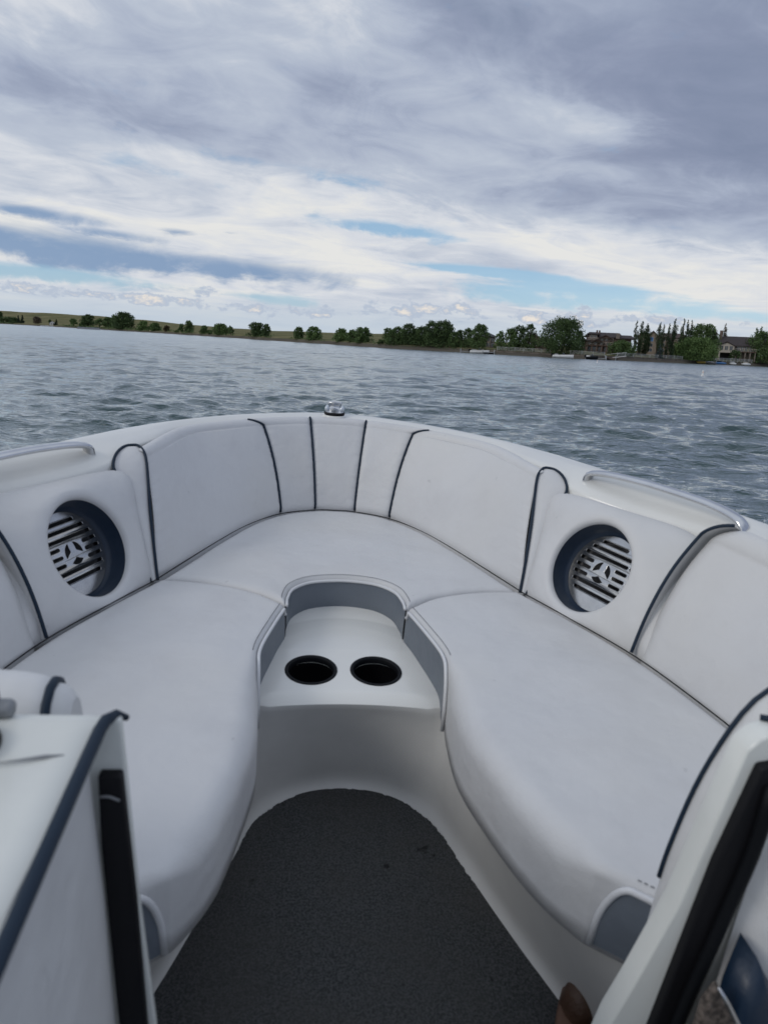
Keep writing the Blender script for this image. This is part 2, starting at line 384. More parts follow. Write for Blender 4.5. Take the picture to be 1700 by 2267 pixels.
# ================================================================== LAND
M_grass = mat('dry_grass', (.115, .118, .052), .95, noise=(.02, .3), col2=(.165, .15, .075), spec=.1)
def land():
    RID = [(-1400, 18), (-300, 20), (0, 20), (200, 23), (400, 15), (600, 10.6), (700, 12.5), (850, 17), (1000, 13), (1300, 9), (1700, 8), (3400, 8)]
    cols = [-1400+i*25 for i in range(193)]
    offs = [(-2, -.5), (0, 0.02), (1.2, .5), (4, 1.0), (9, 1.35), (20, 1.75), (45, 2.1)]
    rows = []
    for o_, z in offs:
        rows.append([at(p, shore(p)+o_, z*(1+.12*math.sin(p*.05)) if z > 0 else z) for p in cols])
    for fi, f in enumerate((.15, .3, .45, .6, .72, .84, .93, 1.0, 1.1)):
        r = []
        for p in cols:
            d = shore(p)+45+560*f; ztop = CAM_H+(shore(p)+600)*lerp_tab(RID, p)/F_PX
            z = 2.1+(ztop-2.1)*(f if f <= 1 else .9)**1.15 + (.5*math.sin(p*.021+fi)+.35*math.sin(p*.057+2*fi))*f*(shore(p)/500)
            r.append(at(p, d, z))
        rows.append(r)
    b = MB().grid(rows, flip=True)
    m = bpy.data.materials.new('hillside'); m.use_nodes = True; q = N(m.node_tree); s = q.n['Principled BSDF']
    pos = q.new('ShaderNodeNewGeometry').outputs['Position']; x, y, z = q.sep(pos)
    n1 = q.noise(q.xyz(q.mul(x, .012), q.mul(y, .03), 0.0), 1.0, 7, .6); n2 = q.noise(pos, .12, 6, .65)
    c = q.mix(q.ss(n1, .35, .65), (.105, .108, .048, 1), (.20, .175, .090, 1)); c = q.mix(q.ss(n2, .45, .75), c, (.06, .075, .03, 1))
    c = q.mix(q.ss(z, 1.5, .9), c, (.13, .11, .09, 1)) if False else c
    bank = q.m('SUBTRACT', 1.0, q.ss(z, .8, 1.35)); c = q.mix(bank, c, q.mix(n2, (.13, .115, .095, 1), (.055, .05, .04, 1)))
    q.put(s.inputs['Base Color'], c); s.inputs['Roughness'].default_value = 1; s.inputs['Specular IOR Level'].default_value = .05
    o = b.build('hills', m); tag(o, kind='structure')
land()

# ------------------------------------------------------------------ trees
def leafmat(name, a, b_):
    m = bpy.data.materials.new(name); m.use_nodes = True; q = N(m.node_tree); s = q.n['Principled BSDF']
    pos = q.new('ShaderNodeNewGeometry').outputs['Position']
    f = q.ss(q.noise(pos, .55, 5, .7), .33, .68)
    q.put(s.inputs['Base Color'], q.mix(f, (*a, 1), (*b_, 1))); s.inputs['Roughness'].default_value = .7; s.inputs['Specular IOR Level'].default_value = .2
    MATS[name] = m; return m
L_dark = leafmat('leaf_dark', (.042, .070, .027), (.076, .118, .042)); L_mid = leafmat('leaf_mid', (.056, .094, .034), (.105, .160, .056))
L_lite = leafmat('leaf_light', (.075, .125, .040), (.120, .185, .062)); L_pop = leafmat('leaf_poplar', (.030, .050, .024), (.052, .080, .034))
L_con = leafmat('leaf_conifer', (.016, .030, .018), (.032, .052, .026)); L_blue = leafmat('leaf_blue_spruce', (.04, .06, .06), (.08, .105, .105))
L_red = leafmat('leaf_rust', (.06, .045, .025), (.09, .075, .035)); L_bare = leafmat('leaf_bare', (.08, .065, .045), (.12, .10, .07))
M_bark = mat('bark', (.09, .07, .055), .9, noise=(2, .4))
def tree(px, w_px, top, base_off, label, kind='round', lm=None, group=None, bot=None, name=None, dens=1.0):
    """px column, width in photo px, top row, metres behind the shoreline"""
    D_ = shore(px)+base_off; zb = {True: 1.6, False: .9}[base_off > 12]
    base = at(px, D_, zb); H = max(1.5, zat(px, top, D_)-zb); Wd = (1.45 if kind == 'poplar' else 1.5 if group == 'trees in the dense row on the middle shore' else 1.34)*w_px*D_/F_PX
    rg = random.Random(int(px*13+top*7))
    name = name or {'round': 'broadleaf_tree', 'poplar': 'poplar_tree', 'conifer': 'conifer_tree', 'bush': 'shrub', 'thin': 'broadleaf_tree'}[kind]
    root = empty(name, base); tag(root, label, 'shrub' if kind == 'bush' else 'tree', group)
    lm = lm or L_mid; px_m = D_/740.0
    # trunk with limbs
    t = MB(); r0 = max(.12, H*.022); tip = H*(.9 if kind in ('poplar', 'conifer') else .62)
    t.tube([(0, 0, -.4), (.02*H*rg.uniform(-1, 1), 0, H*.2), (.03*H*rg.uniform(-1, 1), 0, tip*.6), (0, 0, tip)], [r0*1.3, r0, r0*.7, r0*.25], 7)
    clumps = []
    if kind in ('round', 'bush', 'thin'):
        z0 = .02 if kind == 'bush' else .05
        nc = {'round': 64, 'bush': 26, 'thin': 26}[kind]
        for i in range(nc):
            h = z0+(.97-z0)*((i+rg.random())/nc) if i > 5 else rg.uniform(.75, .97)
            env = max(.12, 1-abs((h-.34)/.68)**2.1)**.65
            a = i*2.4+rg.uniform(-.5, .5); r = rg.uniform(.15, .90)**.7*env*Wd/2
            cs = rg.uniform(.13, .24)*Wd*(1.05-.45*h)
            clumps.append((Vector((math.cos(a)*r, math.sin(a)*r*.8, min(h*H, H-cs*.6))), cs, cs*rg.uniform(.7, 1.1)))
    elif kind == 'poplar':
        for i in range(22):
            h = (i+.7)/22; env = min(1, (h/.14))**.6*(1-max(0, (h-.55)/.45)**1.6*.85)
            a = rg.uniform(0, 6.283); r = rg.uniform(0, .3)*env*Wd; cs = rg.uniform(.18, .30)*Wd*env+.1
            clumps.append((Vector((math.cos(a)*r, math.sin(a)*r, h*H*.985)), cs, cs*1.8))
    else:
        for i in range(20):
            h = (i+.8)/20; env = 1-h*.95
            a = rg.uniform(0, 6.283); r = rg.uniform(.1, .36)*env*Wd; cs = .20*Wd*env+.12
            clumps.append((Vector((math.cos(a)*r, math.sin(a)*r, h*H)), cs, cs*.7))
    for c, cs, ch in clumps[::3]:
        if kind in ('round', 'thin') and c.z > H*.2:
            s0 = Vector((0, 0, max(H*.12, c.z*.45))); t.tube([s0, (s0+c)*.5+Vector((0, 0, -.03*H)), c], [r0*.45, r0*.3, r0*.1], 5)
    t.build('trunk', M_bark, root)
    ls = max(.26, 1.35*px_m)*(.8 if kind in ('poplar', 'conifer') else 1)
    V = []; Fc = []
    vis = sum(4*cs*ch for _, cs, ch in clumps)
    total = int(min(15000, max(420, 3.2*vis/(ls*ls)*dens)))
    for c, cs, ch in clumps:
        nl = int(total*(4*cs*ch)/vis)+6
        for _ in range(nl):
            u = Vector((rg.gauss(0, 1), rg.gauss(0, 1), rg.gauss(0, 1))); u.normalize(); rr = rg.random()**.45
            p = c+Vector((u.x*cs*rr, u.y*cs*rr, u.z*ch*rr)); s_ = ls*rg.uniform(.45, 1.0)*.62
            if p.z < .1: p.z = rg.uniform(.05, .4)
            a = Vector((rg.gauss(0, 1), rg.gauss(0, 1), rg.gauss(0, .7))).normalized(); b = a.cross(Vector((rg.gauss(0, 1), rg.gauss(0, 1), rg.gauss(0, 1)))).normalized()
            i = len(V); V += [p-a*s_, p-b*s_*.7, p+a*s_, p+b*s_*.7]; Fc.append((i, i+1, i+2, i+3))
    mesh('crown', V, Fc, lm, root, smooth=False)
    return root
GF = 'trees scattered along the far left shore'; GM = 'trees in the dense row on the middle shore'; GH = 'trees between the lakeside houses'; GP = 'tall poplars between the houses'
T = [
 # px, width, top, off, label, kind, leaf, group
 (3, 8, 690, 20, 'dark tree cut by the left edge of the far shore', 'round', L_dark, GF),
 (17, 20, 702, 15, 'low dark hedge-like tree at the far left end of the shore', 'bush', L_dark, GF),
 (33, 11, 703, 15, 'small dark bushy tree left of the pair of conifers', 'round', L_dark, GF),
 (42, 9, 698.5, 25, 'left conifer of the dark pair on the far left shore', 'conifer', L_con, GF),
 (51, 10, 697.5, 25, 'right conifer of the dark pair on the far left shore', 'conifer', L_con, GF),
 (84, 16, 702, 20, 'brownish sparse tree between the conifer pair and the small white shed', 'thin', L_bare, GF),
 (112, 4, 708, 30, 'tiny thin tree just left of the small white shed', 'thin', L_mid, GF),
 (126, 7, 707, 22, 'small single conifer right beside the small white shed', 'conifer', L_con, GF),
 (163, 13, 706, 20, 'small pale green tree midway between white shed and pontoon boat', 'thin', L_lite, GF),
 (183, 9, 714, 10, 'low shrub left of the dark tree above the pontoon boat', 'bush', L_mid, GF),
 (196, 22, 697, 18, 'dark round tree standing directly above the grey pontoon boat', 'round', L_dark, GF),
 (222, 17, 706, 14, 'thin mid green tree right of the pontoon boat', 'thin', L_mid, GF),
 (240, 14, 702, 14, 'dark slim tree at the left end of the big far left clump', 'round', L_mid, GF),
 (254, 16, 698, 12, 'mid height tree in the middle of the big far left clump', 'round', L_mid, GF),
 (275, 34, 692, 10, 'tallest darkest tree of the far left clump', 'round', L_dark, GF),
 (319, 19, 711, 12, 'light green rounded tree right of the tallest far left clump', 'round', L_lite, GF),
 (344, 19, 715, 12, 'dull green low tree with brown right half before the hill', 'round', L_mid, GF),
 (370, 12, 721, 10, 'small rust brown bush on the far shore slope', 'bush', L_red, GF),
 (393, 7, 733, 5, 'tiny dark bush at the waterline of the left shore', 'bush', L_dark, GF),
 (402, 12, 717, 9, 'shorter left one of two slim trees on the left shore', 'thin', L_mid, GF),
 (419, 17, 710, 8, 'taller right one of two slim trees on the left shore', 'round', L_mid, GF),
 (452, 13, 721, 8, 'small narrow tree on the open left shore with dark green crown', 'round', L_mid, GF),
 (465, 9, 731, 6, 'tiny bush between narrow tree and light green tree', 'bush', L_mid, GF),
 (489, 27, 717, 8, 'light green spreading tree with a slim companion on its right', 'round', L_lite, GF),
 (511, 11, 722, 8, 'slim companion right of the light green spreading tree', 'thin', L_mid, GF),
 (569, 28, 714, 8, 'dark broad tree left half of the pair at mid left shore', 'round', L_dark, GF),
 (590, 15, 717, 8, 'narrower right half of the dark pair at mid left shore', 'round', L_dark, GF),
 (661, 19, 724, 7, 'narrow tree left of the lone round tree on the shore', 'round', L_mid, GF),
 (695, 27, 723, 7, 'lone round bright green tree on a short trunk', 'round', L_lite, GF),
 (755, 27, 727, 7, 'light green tree left of the broad bushy pair', 'round', L_lite, GF),
 (780, 20, 731, 6, 'low middle tree joining the broad bushy pair', 'round', L_mid, GF),
 (802, 34, 726, 6, 'broad bushy tree left of the gap before the dense row', 'round', L_mid, GF),
 (843, 10, 752, 4, 'small dark shrub in the gap before the dense row', 'bush', L_dark, GM),
]
mid = [(858, 20, 726, 'first leftmost tree of the dense row'), (868, 16, 728, 'short narrow tree second in the dense row'), (879, 20, 723, 'pointed tree third in the dense row'), (892, 20, 729, 'low tree in a dip of the dense row'),
       (904, 26, 716, 'first tall tree in the left part of the dense row'), (920, 22, 728, 'lower dark tree between two tall ones in the dense row'), (932, 26, 722, 'mid height tree left of the tallest in the dense row'),
       (952, 30, 711, 'tall tree left of the highest crown in the dense row'), (976, 38, 710, 'highest broad crown in the dense row'), (992, 22, 716, 'dark right shoulder tree of the highest crown'), (1003, 18, 735, 'short light tree right of the highest crown')]
for p, w_, t_, l in mid: T.append((p, w_, t_, 5+(p % 7), l+' on the middle shore', 'round', L_dark if w_ > 24 else L_mid, GM))
T += [
 (1015, 18, 730, 8, 'slim pointed tree in the low stretch right of the dense row', 'round', L_dark, GM),
 (1034, 22, 726, 8, 'pointed tree left of the round tree by the grey-roofed house', 'round', L_dark, GM),
 (1060, 32, 718, 8, 'round broad tree left of the grey-roofed house', 'round', L_mid, GM),
 (1106, 20, 733, 8, 'small pale round tree right of the grey-roofed house', 'round', L_lite, GH),
 (1129, 26, 726, 8, 'light green left tree of the trio before the low brown house', 'round', L_mid, GH),
 (1147, 32, 720, 10, 'dark middle tree of the trio before the low brown house', 'round', L_dark, GH),
 (1170, 24, 717, 8, 'upright right tree of the trio before the low brown house', 'round', L_dark, GH),
 (1242, 76, 704, 5, 'biggest tree on the shore, standing over a moored white boat', 'round', L_dark, GH),
 (1277, 24, 731, 12, 'smaller dark tree touching the right side of the biggest tree', 'round', L_dark, GH),
 (1375, 42, 755, 9, 'low round tree in front of the balconied brown house', 'round', L_mid, GH),
 (1401, 9, 709, 12, 'leftmost slim poplar right of the balconied brown house', 'poplar', L_pop, GP),
 (1413, 12, 710, 14, 'second slim poplar right of the balconied brown house', 'poplar', L_pop, GP),
 (1425, 17, 717, 16, 'bushier shorter poplar left of the tan gabled house', 'poplar', L_pop, GP),
 (1453, 11, 712, 6, 'poplar right in front of the tan gabled house', 'poplar', L_pop, GP),
 (1461, 8, 716, 8, 'thin short poplar hugging the one in front of the tan house', 'poplar', L_pop, GP),
 (1473, 9, 715, 6, 'narrow poplar left of the tallest one', 'poplar', L_pop, GP),
 (1484, 14, 704, 6, 'tallest widest poplar at the right end of the tan house', 'poplar', L_pop, GP),
 (1503, 10, 704, 10, 'left poplar of the trio beside the big round tree', 'poplar', L_pop, GP),
 (1512, 11, 707, 9, 'middle poplar of the trio beside the big round tree', 'poplar', L_pop, GP),
 (1521, 10, 707, 11, 'right poplar of the trio beside the big round tree', 'poplar', L_pop, GP),
 (1458, 18, 764, 4, 'blue grey spruce bush at the foot of the poplars', 'conifer', L_blue, GH),
 (1549, 52, 717, 14, 'big round tree behind the bright willow', 'round', L_mid, GH),
 (1572, 16, 728, 13, 'rusty tinted tree on the right flank of the big round tree', 'round', L_red, GH),
 (1537, 66, 749, 2, 'bright green willow hanging over the water', 'round', L_lite, GH),
 (1595, 12, 716, 30, 'slender tall tree rising behind the dark roofed house', 'poplar', L_red, GH),
 (1624, 22, 775, 6, 'dark clipped shrub in front of the dark roofed house', 'bush', L_dark, GH),
 (1664, 9, 724, 14, 'thin upright tree left of the trees at the right edge', 'poplar', L_mid, GH),
 (1674, 12, 722, 14, 'taller bushy poplar left of the trees at the right edge', 'poplar', L_mid, GH),
 (1683, 50, 733, 3, 'broad mid green tree at the right end of the shore', 'round', L_mid, GH),
 (1708, 36, 724, 6, 'dark tall tree cut by the right edge of the picture', 'round', L_dark, GH)]
def undergrowth(cols, dens, hmax, name, m, o0=1.5, o1=9.0):
    rg = random.Random(11); V = []; Fc = []
    for p0, p1 in cols:
        L_ = (p1-p0)*shore((p0+p1)/2)/F_PX
        for _ in range(int(L_*dens)):
            p = rg.uniform(p0, p1); c = at(p, shore(p)+rg.uniform(o0, o1), 0); hh = hmax*(.45+.55*abs(math.sin(p*.21)*math.sin(p*.067+1)))
            c.z = .7+rg.random()**1.4*hh; s_ = shore(p)/740*rg.uniform(.4, .8)
            a = Vector((rg.gauss(0, 1), rg.gauss(0, 1), rg.gauss(0, .7))).normalized(); b = a.cross(Vector((rg.gauss(0, 1), rg.gauss(0, 1), rg.gauss(0, 1)))).normalized()
            i = len(V); V += [c-a*s_, c-b*s_*.7, c+a*s_, c+b*s_*.7]; Fc.append((i, i+1, i+2, i+3))
    tag(mesh(name, V, Fc, m, None, smooth=False), 'low tangled bushes and reeds growing along the far bank under the trees', 'undergrowth', kind='stuff')
undergrowth([(852, 1012), (1018, 1076), (1100, 1184), (1205, 1290)], 75, 3.6, 'undergrowth', L_dark)
undergrowth([(0, 30), (140, 330), (370, 430), (440, 520), (550, 610), (640, 720), (735, 850)], 16, 2.2, 'bank_scrub', L_mid, 1.0, 14.0)
bpy.data.objects['bank_scrub']['label'] = 'thin low scrub dotted along the open grassy left shore'
for a in T: tree(a[0], a[1], a[2], a[3], a[4], a[5], a[6], a[7])

# ------------------------------------------------------------------ houses
M_tan = mat('stucco_tan', (.26, .21, .165), .9, noise=(.4, .2)); M_brown = mat('stucco_brown', (.15, .105, .085), .9, noise=(.4, .25))
M_taupe = mat('stucco_taupe', (.20, .17, .145), .9, noise=(.4, .2)); M_roofd = mat('roof_dark', (.045, .035, .035), .85, noise=(1.5, .4))
M_roofb = mat('roof_brown', (.075, .050, .042), .85, noise=(1.5, .35)); M_roofg = mat('roof_grey', (.055, .058, .062), .85, noise=(1.5, .35))
M_glass = mat('window_glass', (.03, .04, .05), .08, spec=.8); M_trim = mat('pale_trim', (.42, .38, .33), .7); M_wood = mat('deck_wood', (.12, .07, .05), .8, noise=(3, .3))
M_white = mat('white_paint', (.70, .70, .69), .5, noise=(2, .15)); M_stone = mat('retaining_stone', (.17, .145, .12), .95, noise=(.8, .5), bump=[(2, .2)])
M_bluep = mat('blue_plastic', (.05, .16, .36), .4); M_yel = mat('yellow_plastic', (.55, .40, .08), .45); M_greyp = mat('grey_metal', (.28, .29, .30), .45, .3)
M_void = mat('dark_opening', (.012, .012, .014), .9)
class House:
    """local x to the right as seen from the lake, y away from it"""
    def __init__(s, name, px, off, label, wallm, roofm, zb=1.6):
        s.D = shore(px)+off; s.p = at(px, s.D, zb); s.zb = zb; s.px = px; s.k = s.D/F_PX
        a = math.atan2(s.p.x, s.p.y); s.root = empty(name, s.p, -a); tag(s.root, label, 'house'); s.wm = wallm; s.rm = roofm
    def X(s, px): return (px-s.px)*s.k
    def Z(s, py): return zat(s.px, py, s.D)-s.zb
    def wall(s, x0, x1, z0, z1, y0=0, d=9, m=None):
        b = MB().box(((x0+x1)/2, y0+d/2, (z0+z1)/2), (x1-x0, d, z1-z0)); return b.build('wall', m or s.wm, s.root, False)
    def hip(s, x0, x1, z0, z1, y0=0, d=9, ov=.6, hipx=None, m=None, name='roof'):
        x0 -= ov; x1 += ov; y0 -= ov; d += 2*ov; hx = min(hipx if hipx is not None else d/2, (x1-x0)/2-.05); t = .22
        V = [(x0, y0, z0), (x1, y0, z0), (x1, y0+d, z0), (x0, y0+d, z0), (x0, y0, z0+t), (x1, y0, z0+t), (x1, y0+d, z0+t), (x0, y0+d, z0+t), (x0+hx, y0+d/2, z1), (x1-hx, y0+d/2, z1)]
        return mesh(name, V, [(3, 2, 1, 0), (0, 1, 5, 4), (1, 2, 6, 5), (2, 3, 7, 6), (3, 0, 4, 7), (4, 5, 9, 8), (6, 7, 8, 9), (5, 6, 9), (7, 4, 8)], m or s.rm, s.root, False)
    def gable(s, x0, x1, z0, z1, y0, d, m=None, wm=None):
        """front-facing gable with its own wall triangle"""
        c = (x0+x1)/2
        mesh('gable_wall', [(x0, y0, z0), (x1, y0, z0), (c, y0, z1-.15), (x0, y0+d, z0), (x1, y0+d, z0), (c, y0+d, z1-.15)], [(0, 1, 2), (5, 4, 3), (0, 3, 4, 1)], wm or s.wm, s.root, False)
        o = .45; t = .22; sl = (z1-z0)/((x1-x0)/2)
        V = []
        for y in (y0-o, y0+d):
            V += [(x0-o, y, z0-o*sl), (c, y, z1), (x1+o, y, z0-o*sl), (x1+o, y, z0-o*sl+t), (c, y, z1+t), (x0-o, y, z0-o*sl+t)]
        Fc = [(0, 1, 4, 5), (1, 2, 3, 4), (11, 10, 7, 6), (10, 9, 8, 7), (5, 4, 10, 11), (4, 3, 9, 10), (0, 6, 7, 1), (1, 7, 8, 2), (0, 5, 11, 6), (2, 8, 9, 3)]
        mesh('gable_roof', V, Fc, m or s.rm, s.root, False)
    def win(s, x, z, w_, h, y0=0, m=None):
        f = MB(); e = .09
        for cx, cz, ww, hh in ((x, z+h/2+e/2, w_+2*e, e), (x, z-h/2-e/2, w_+2*e, e), (x-w_/2-e/2, z, e, h), (x+w_/2+e/2, z, e, h), (x, z, .06, h)): f.box((cx, y0-.03, cz), (ww, .12, hh))
        fo = f.build('window', M_trim, s.root, False)
        mesh('pane', [(x-w_/2, y0-.015, z-h/2), (x+w_/2, y0-.015, z-h/2), (x+w_/2, y0-.015, z+h/2), (x-w_/2, y0-.015, z+h/2)], [(0, 1, 2, 3)], m or M_glass, fo, False)
    def deck(s, x0, x1, z, y0=0, dep=2.2, posts=4, post_z=0):
        b = MB(); b.box(((x0+x1)/2, y0-dep/2-.02, z), (x1-x0, dep, .22)); b.build('balcony', M_wood, s.root, False)
        r = MB(); r.box(((x0+x1)/2, y0-dep+.05, z+1.0), (x1-x0, .08, .08))
        n = max(2, int((x1-x0)/.35))
        for i in range(n+1): r.box((x0+(x1-x0)*i/n, y0-dep+.05, z+.55), (.05, .05, .84))
        r.build('railing', M_trim, s.root, False)
        for i in range(posts):
            MB().box((x0+.2+(x1-x0-.4)*i/(posts-1), y0-dep+.35, (z+post_z)/2-.11), (.42, .42, z-post_z-.001)).build('column', s.wm, s.root, False)
# balconied brown house (px 1288-1392)
h = House('house', 1340, 26, 'large brown house with stacked balconies and a dark hipped roof right of the biggest tree', M_brown, M_roofd)
X, Z = h.X, h.Z
h.wall(X(1298), X(1388), 0, Z(748)); h.hip(X(1298), X(1368), Z(748), Z(735.5), hipx=1.2); h.hip(X(1362), X(1390), Z(749), Z(740), y0=-.8, hipx=1.0)
h.wall(X(1303), X(1320), Z(754), Z(741.5), y0=-1.2, d=3, m=M_taupe); h.hip(X(1303), X(1320), Z(741.5), Z(736), y0=-1.2, d=4)
h.wall(X(1357), X(1364), Z(749), Z(737), y0=-1.5, d=2, m=M_taupe)
h.gable(X(1326), X(1347), Z(749), Z(743), -2.2, 5, m=M_roofb); h.gable(X(1313), X(1329), Z(757), Z(752.5), -3.0, 4, m=M_roofb)
h.hip(X(1287), X(1303), Z(757), Z(752), y0=-2.5, d=4); h.wall(X(1289), X(1300), 0, Z(757), y0=-1.9, d=4)
h.deck(X(1300), X(1352), Z(766), dep=2.6, posts=6); h.deck(X(1300), X(1352), Z(757), dep=2.0, posts=5, post_z=Z(765))
for x in (1305, 1316, 1328, 1340, 1350): h.win(X(x), Z(761.5), .9, .95); h.win(X(x), Z(773), 1.0, 1.1)
for x in (1309, 1316, 1330, 1339): h.win(X(x), Z(746) if x < 1320 else Z(753), .55, .7, y0=-1.2 if x < 1320 else 0)
for x in (1372, 1382): h.win(X(x), Z(757), .8, .8); h.win(X(x), Z(768), .8, .8)
for x in (1318, 1323): MB().box((X(x), 3.4, Z(735)), (.5, .6, 1.0)).build('chimney', M_brown, h.root, False)
# tan gabled house (px 1413-1510)
h = House('house', 1460, 24, 'tan gabled house with a blue arched window standing behind the tall poplars', M_tan, M_roofb)
X, Z = h.X, h.Z
h.wall(X(1414), X(1508), 0, Z(748)); h.hip(X(1452), X(1508), Z(748), Z(736), hipx=2)
h.gable(X(1413), X(1436), Z(746), Z(737), -.8, 7); h.gable(X(1432), X(1452), Z(744), Z(734.5), -1.6, 8); h.wall(X(1433), X(1451), 0, Z(744), y0=-1.6, d=3)
h.wall(X(1414), X(1433), 0, Z(746), y0=-.8, d=3)
h.win(X(1439), Z(752), 1.4, 1.25, y0=-1.6, m=M_bluep); h.win(X(1439), Z(765), 1.3, 1.0, y0=-1.6); h.win(X(1439), Z(776), 1.3, 1.0, y0=-1.6)
for x in (1419, 1427): h.win(X(x), Z(755), .5, .8, y0=-.8); h.win(X(x), Z(768), .5, .8, y0=-.8)
for x in (1456, 1463, 1478, 1492, 1500):
    for zz in (752, 763, 775): h.win(X(x), Z(zz), .9, .95)
h.deck(X(1470), X(1508), Z(757), dep=2.2, posts=4); h.deck(X(1470), X(1508), Z(769), dep=2.2, posts=4)
# dark roofed house (px 1571-1660)
h = House('house', 1615, 18, 'low dark roofed house with a pale gabled front by the colourful beach toys', M_taupe, M_roofd, zb=1.4)
X, Z = h.X, h.Z
h.wall(X(1570), X(1659), 0, Z(766)); h.hip(X(1590), X(1659), Z(766), Z(743.5), hipx=1.0, d=12); h.hip(X(1568), X(1592), Z(762), Z(749), y0=-.8, hipx=1.2, d=8)
h.wall(X(1591), X(1620), Z(781), Z(766), y0=-2.6, d=4, m=M_trim); h.gable(X(1590), X(1621), Z(767), Z(757.5), -2.6, 5, wm=M_trim)
for x in (1597, 1605.5, 1614): h.win(X(x), Z(771), .9, 1.3, y0=-2.6)
for x in (1594, 1618): MB().box((X(x), -2.2, Z(781)/2), (.5, .5, Z(781))).build('column', M_trim, h.root, False)
mesh('opening', [(X(1595), -.05, .1), (X(1617), -.05, .1), (X(1617), -.05, Z(782)), (X(1595), -.05, Z(782))], [(0, 1, 2, 3)], M_void, h.root, False)
for x in (1575, 1583): h.win(X(x), Z(775), .7, 1.0)
for x in (1627, 1634, 1641, 1649): h.win(X(x), Z(772), .9, 1.5)
h.deck(X(1622), X(1659), Z(778), dep=2.4, posts=5)
MB().box((X(1592), 4.0, Z(745)), (.9, .9, 4)).build('chimney', M_brown, h.root, False)
# grey-roofed house (px 1048-1098)
h = House('house', 1080, 22, 'grey roofed house half hidden behind the round tree, right of the dense row', M_taupe, M_roofg)
X, Z = h.X, h.Z
h.wall(X(1055), X(1094), 0, Z(746)); h.hip(X(1055), X(1094), Z(746), Z(734), hipx=3.2)
h.wall(X(1076), X(1084), 0, Z(749), y0=-1.2, d=2, m=M_tan)
for x in (1062, 1069, 1079.5, 1089):
    for zz in (752, 763): h.win(X(x), Z(zz), .8, .9, y0=-1.2 if x == 1079.5 else 0)
h.deck(X(1052), X(1076), Z(759.5), dep=2, posts=4)
# low brown house (px 1180-1212)
h = House('house', 1196, 22, 'low brown house left of the biggest tree with a pointed roof end', M_brown, M_roofb)
X, Z = h.X, h.Z
h.wall(X(1176), X(1222), 0, Z(752)); h.hip(X(1180), X(1222), Z(752), Z(746.5), hipx=2); h.gable(X(1172), X(1193), Z(752), Z(738), -1.2, 7); h.wall(X(1174), X(1191), 0, Z(752), y0=-1.2, d=2)
for x in (1178, 1187): h.win(X(x), Z(762), .6, .9, y0=-1.2)
for x in (1199, 1208): h.win(X(x), Z(761), .8, .9)
# low tan house glimpsed between dense row trees
h = House('shed', 117, 26, 'small white shed by the single conifer on the far left shore', M_white, M_roofg)
h.root['category'] = 'shed'
h.wall(-2.6, 2.6, 0, 2.2, d=5); h.gable(-2.6, 2.6, 2.2, 4.0, 0, 5); h.win(-1.0, 1.2, .8, .8); h.win(1.2, 1.0, .9, 1.7, m=M_void)
# ------------------------------------------------------------------ retaining wall, fences, docks
def ribbon(cols, off, z0, z1, th, m, name, label, catg, parent=None, kind=None):
    a = [at(p, shore(p)+off, z0) for p in cols]; b = [at(p, shore(p)+off, z1) for p in cols]; c = [at(p, shore(p)+off+th, z1) for p in cols]; d = [at(p, shore(p)+off+th, z0) for p in cols]
    o = MB().grid([a, b, c, d]).build(name, m, parent, False)
    return tag(o, label, catg, kind=kind) if label else o
def span(a, b, n): return [a+(b-a)*i/n for i in range(n+1)]
ribbon(span(1085, 1220, 14), 1.6, -.2, 1.05, .8, M_stone, 'retaining_wall', 'brown stone shore wall under the white fence left of the biggest tree', 'wall')
ribbon(span(1262, 1540, 24), 1.6, -.2, 1.05, .8, M_stone, 'retaining_wall', 'long brown stone shore wall below the balconied and tan houses', 'wall')
M_fence = mat('fence_paint', (.46, .46, .44), .7, noise=(1.0, .3))
def fence(p0, p1, off, zb, hgt, label, step=2.4, rails=3):
    root = empty('fence', at((p0+p1)/2, shore((p0+p1)/2)+off, zb)); tag(root, label, 'fence'); L0 = root.location
    n = max(3, int((p1-p0)*shore((p0+p1)/2)/F_PX/step)); P = [at(p, shore(p)+off, zb)-L0 for p in span(p0, p1, n)]
    for p in P[:100]: MB().box((p.x, p.y, hgt/2), (.12, .12, hgt+.1)).build('post', M_fence, root, False)
    for j in range(rails):
        z = hgt*(.3+.65*j/(rails-1)); b = MB()
        for a, c in zip(P, P[1:]):
            q = (c-a); b.box(((a.x+c.x)/2, (a.y+c.y)/2, z), (q.length, .05, .11), rz=math.atan2(q.y, q.x))
        b.build('rail', M_fence, root, False)
fence(1100, 1218, 3.0, 1.0, 1.0, 'white rail fence on the shore wall left of the biggest tree')
fence(1262, 1338, 3.0, 1.0, 1.0, 'white rail fence below the balconied brown house')
fence(1366, 1510, 3.2, 1.0, 1.0, 'long white rail fence below the poplars and tan house')
fence(1560, 1664, 3.0, .95, 1.1, 'white picket fence behind the coloured beach toys', step=1.2)
def dock(px, off, w_, d_, z, label):
    root = empty('dock', at(px, shore(px)+off, 0), -math.atan2(at(px, 1).x, at(px, 1).y)); tag(root, label, 'dock')
    b = MB()
    n = int(d_/.3)
    for i in range(n): b.box((0, -d_/2+(i+.5)*d_/n, z), (w_, d_/n*.85, .1))
    b.build('deck_boards', M_wood if w_ < 3 else M_greyp, root, False)
    for sx in (-1, 1):
        for sy in (-1, 1): MB().tube([(sx*w_/2, sy*d_/2, -1.0), (sx*w_/2, sy*d_/2, z+.7)], .09, 8).build('piling', M_greyp, root)
dock(1352, -3, 2.6, 7, .6, 'white posted boat dock below the low round tree'); dock(1320, -2, 5, 4, .35, 'low floating dock left of the white posted dock')
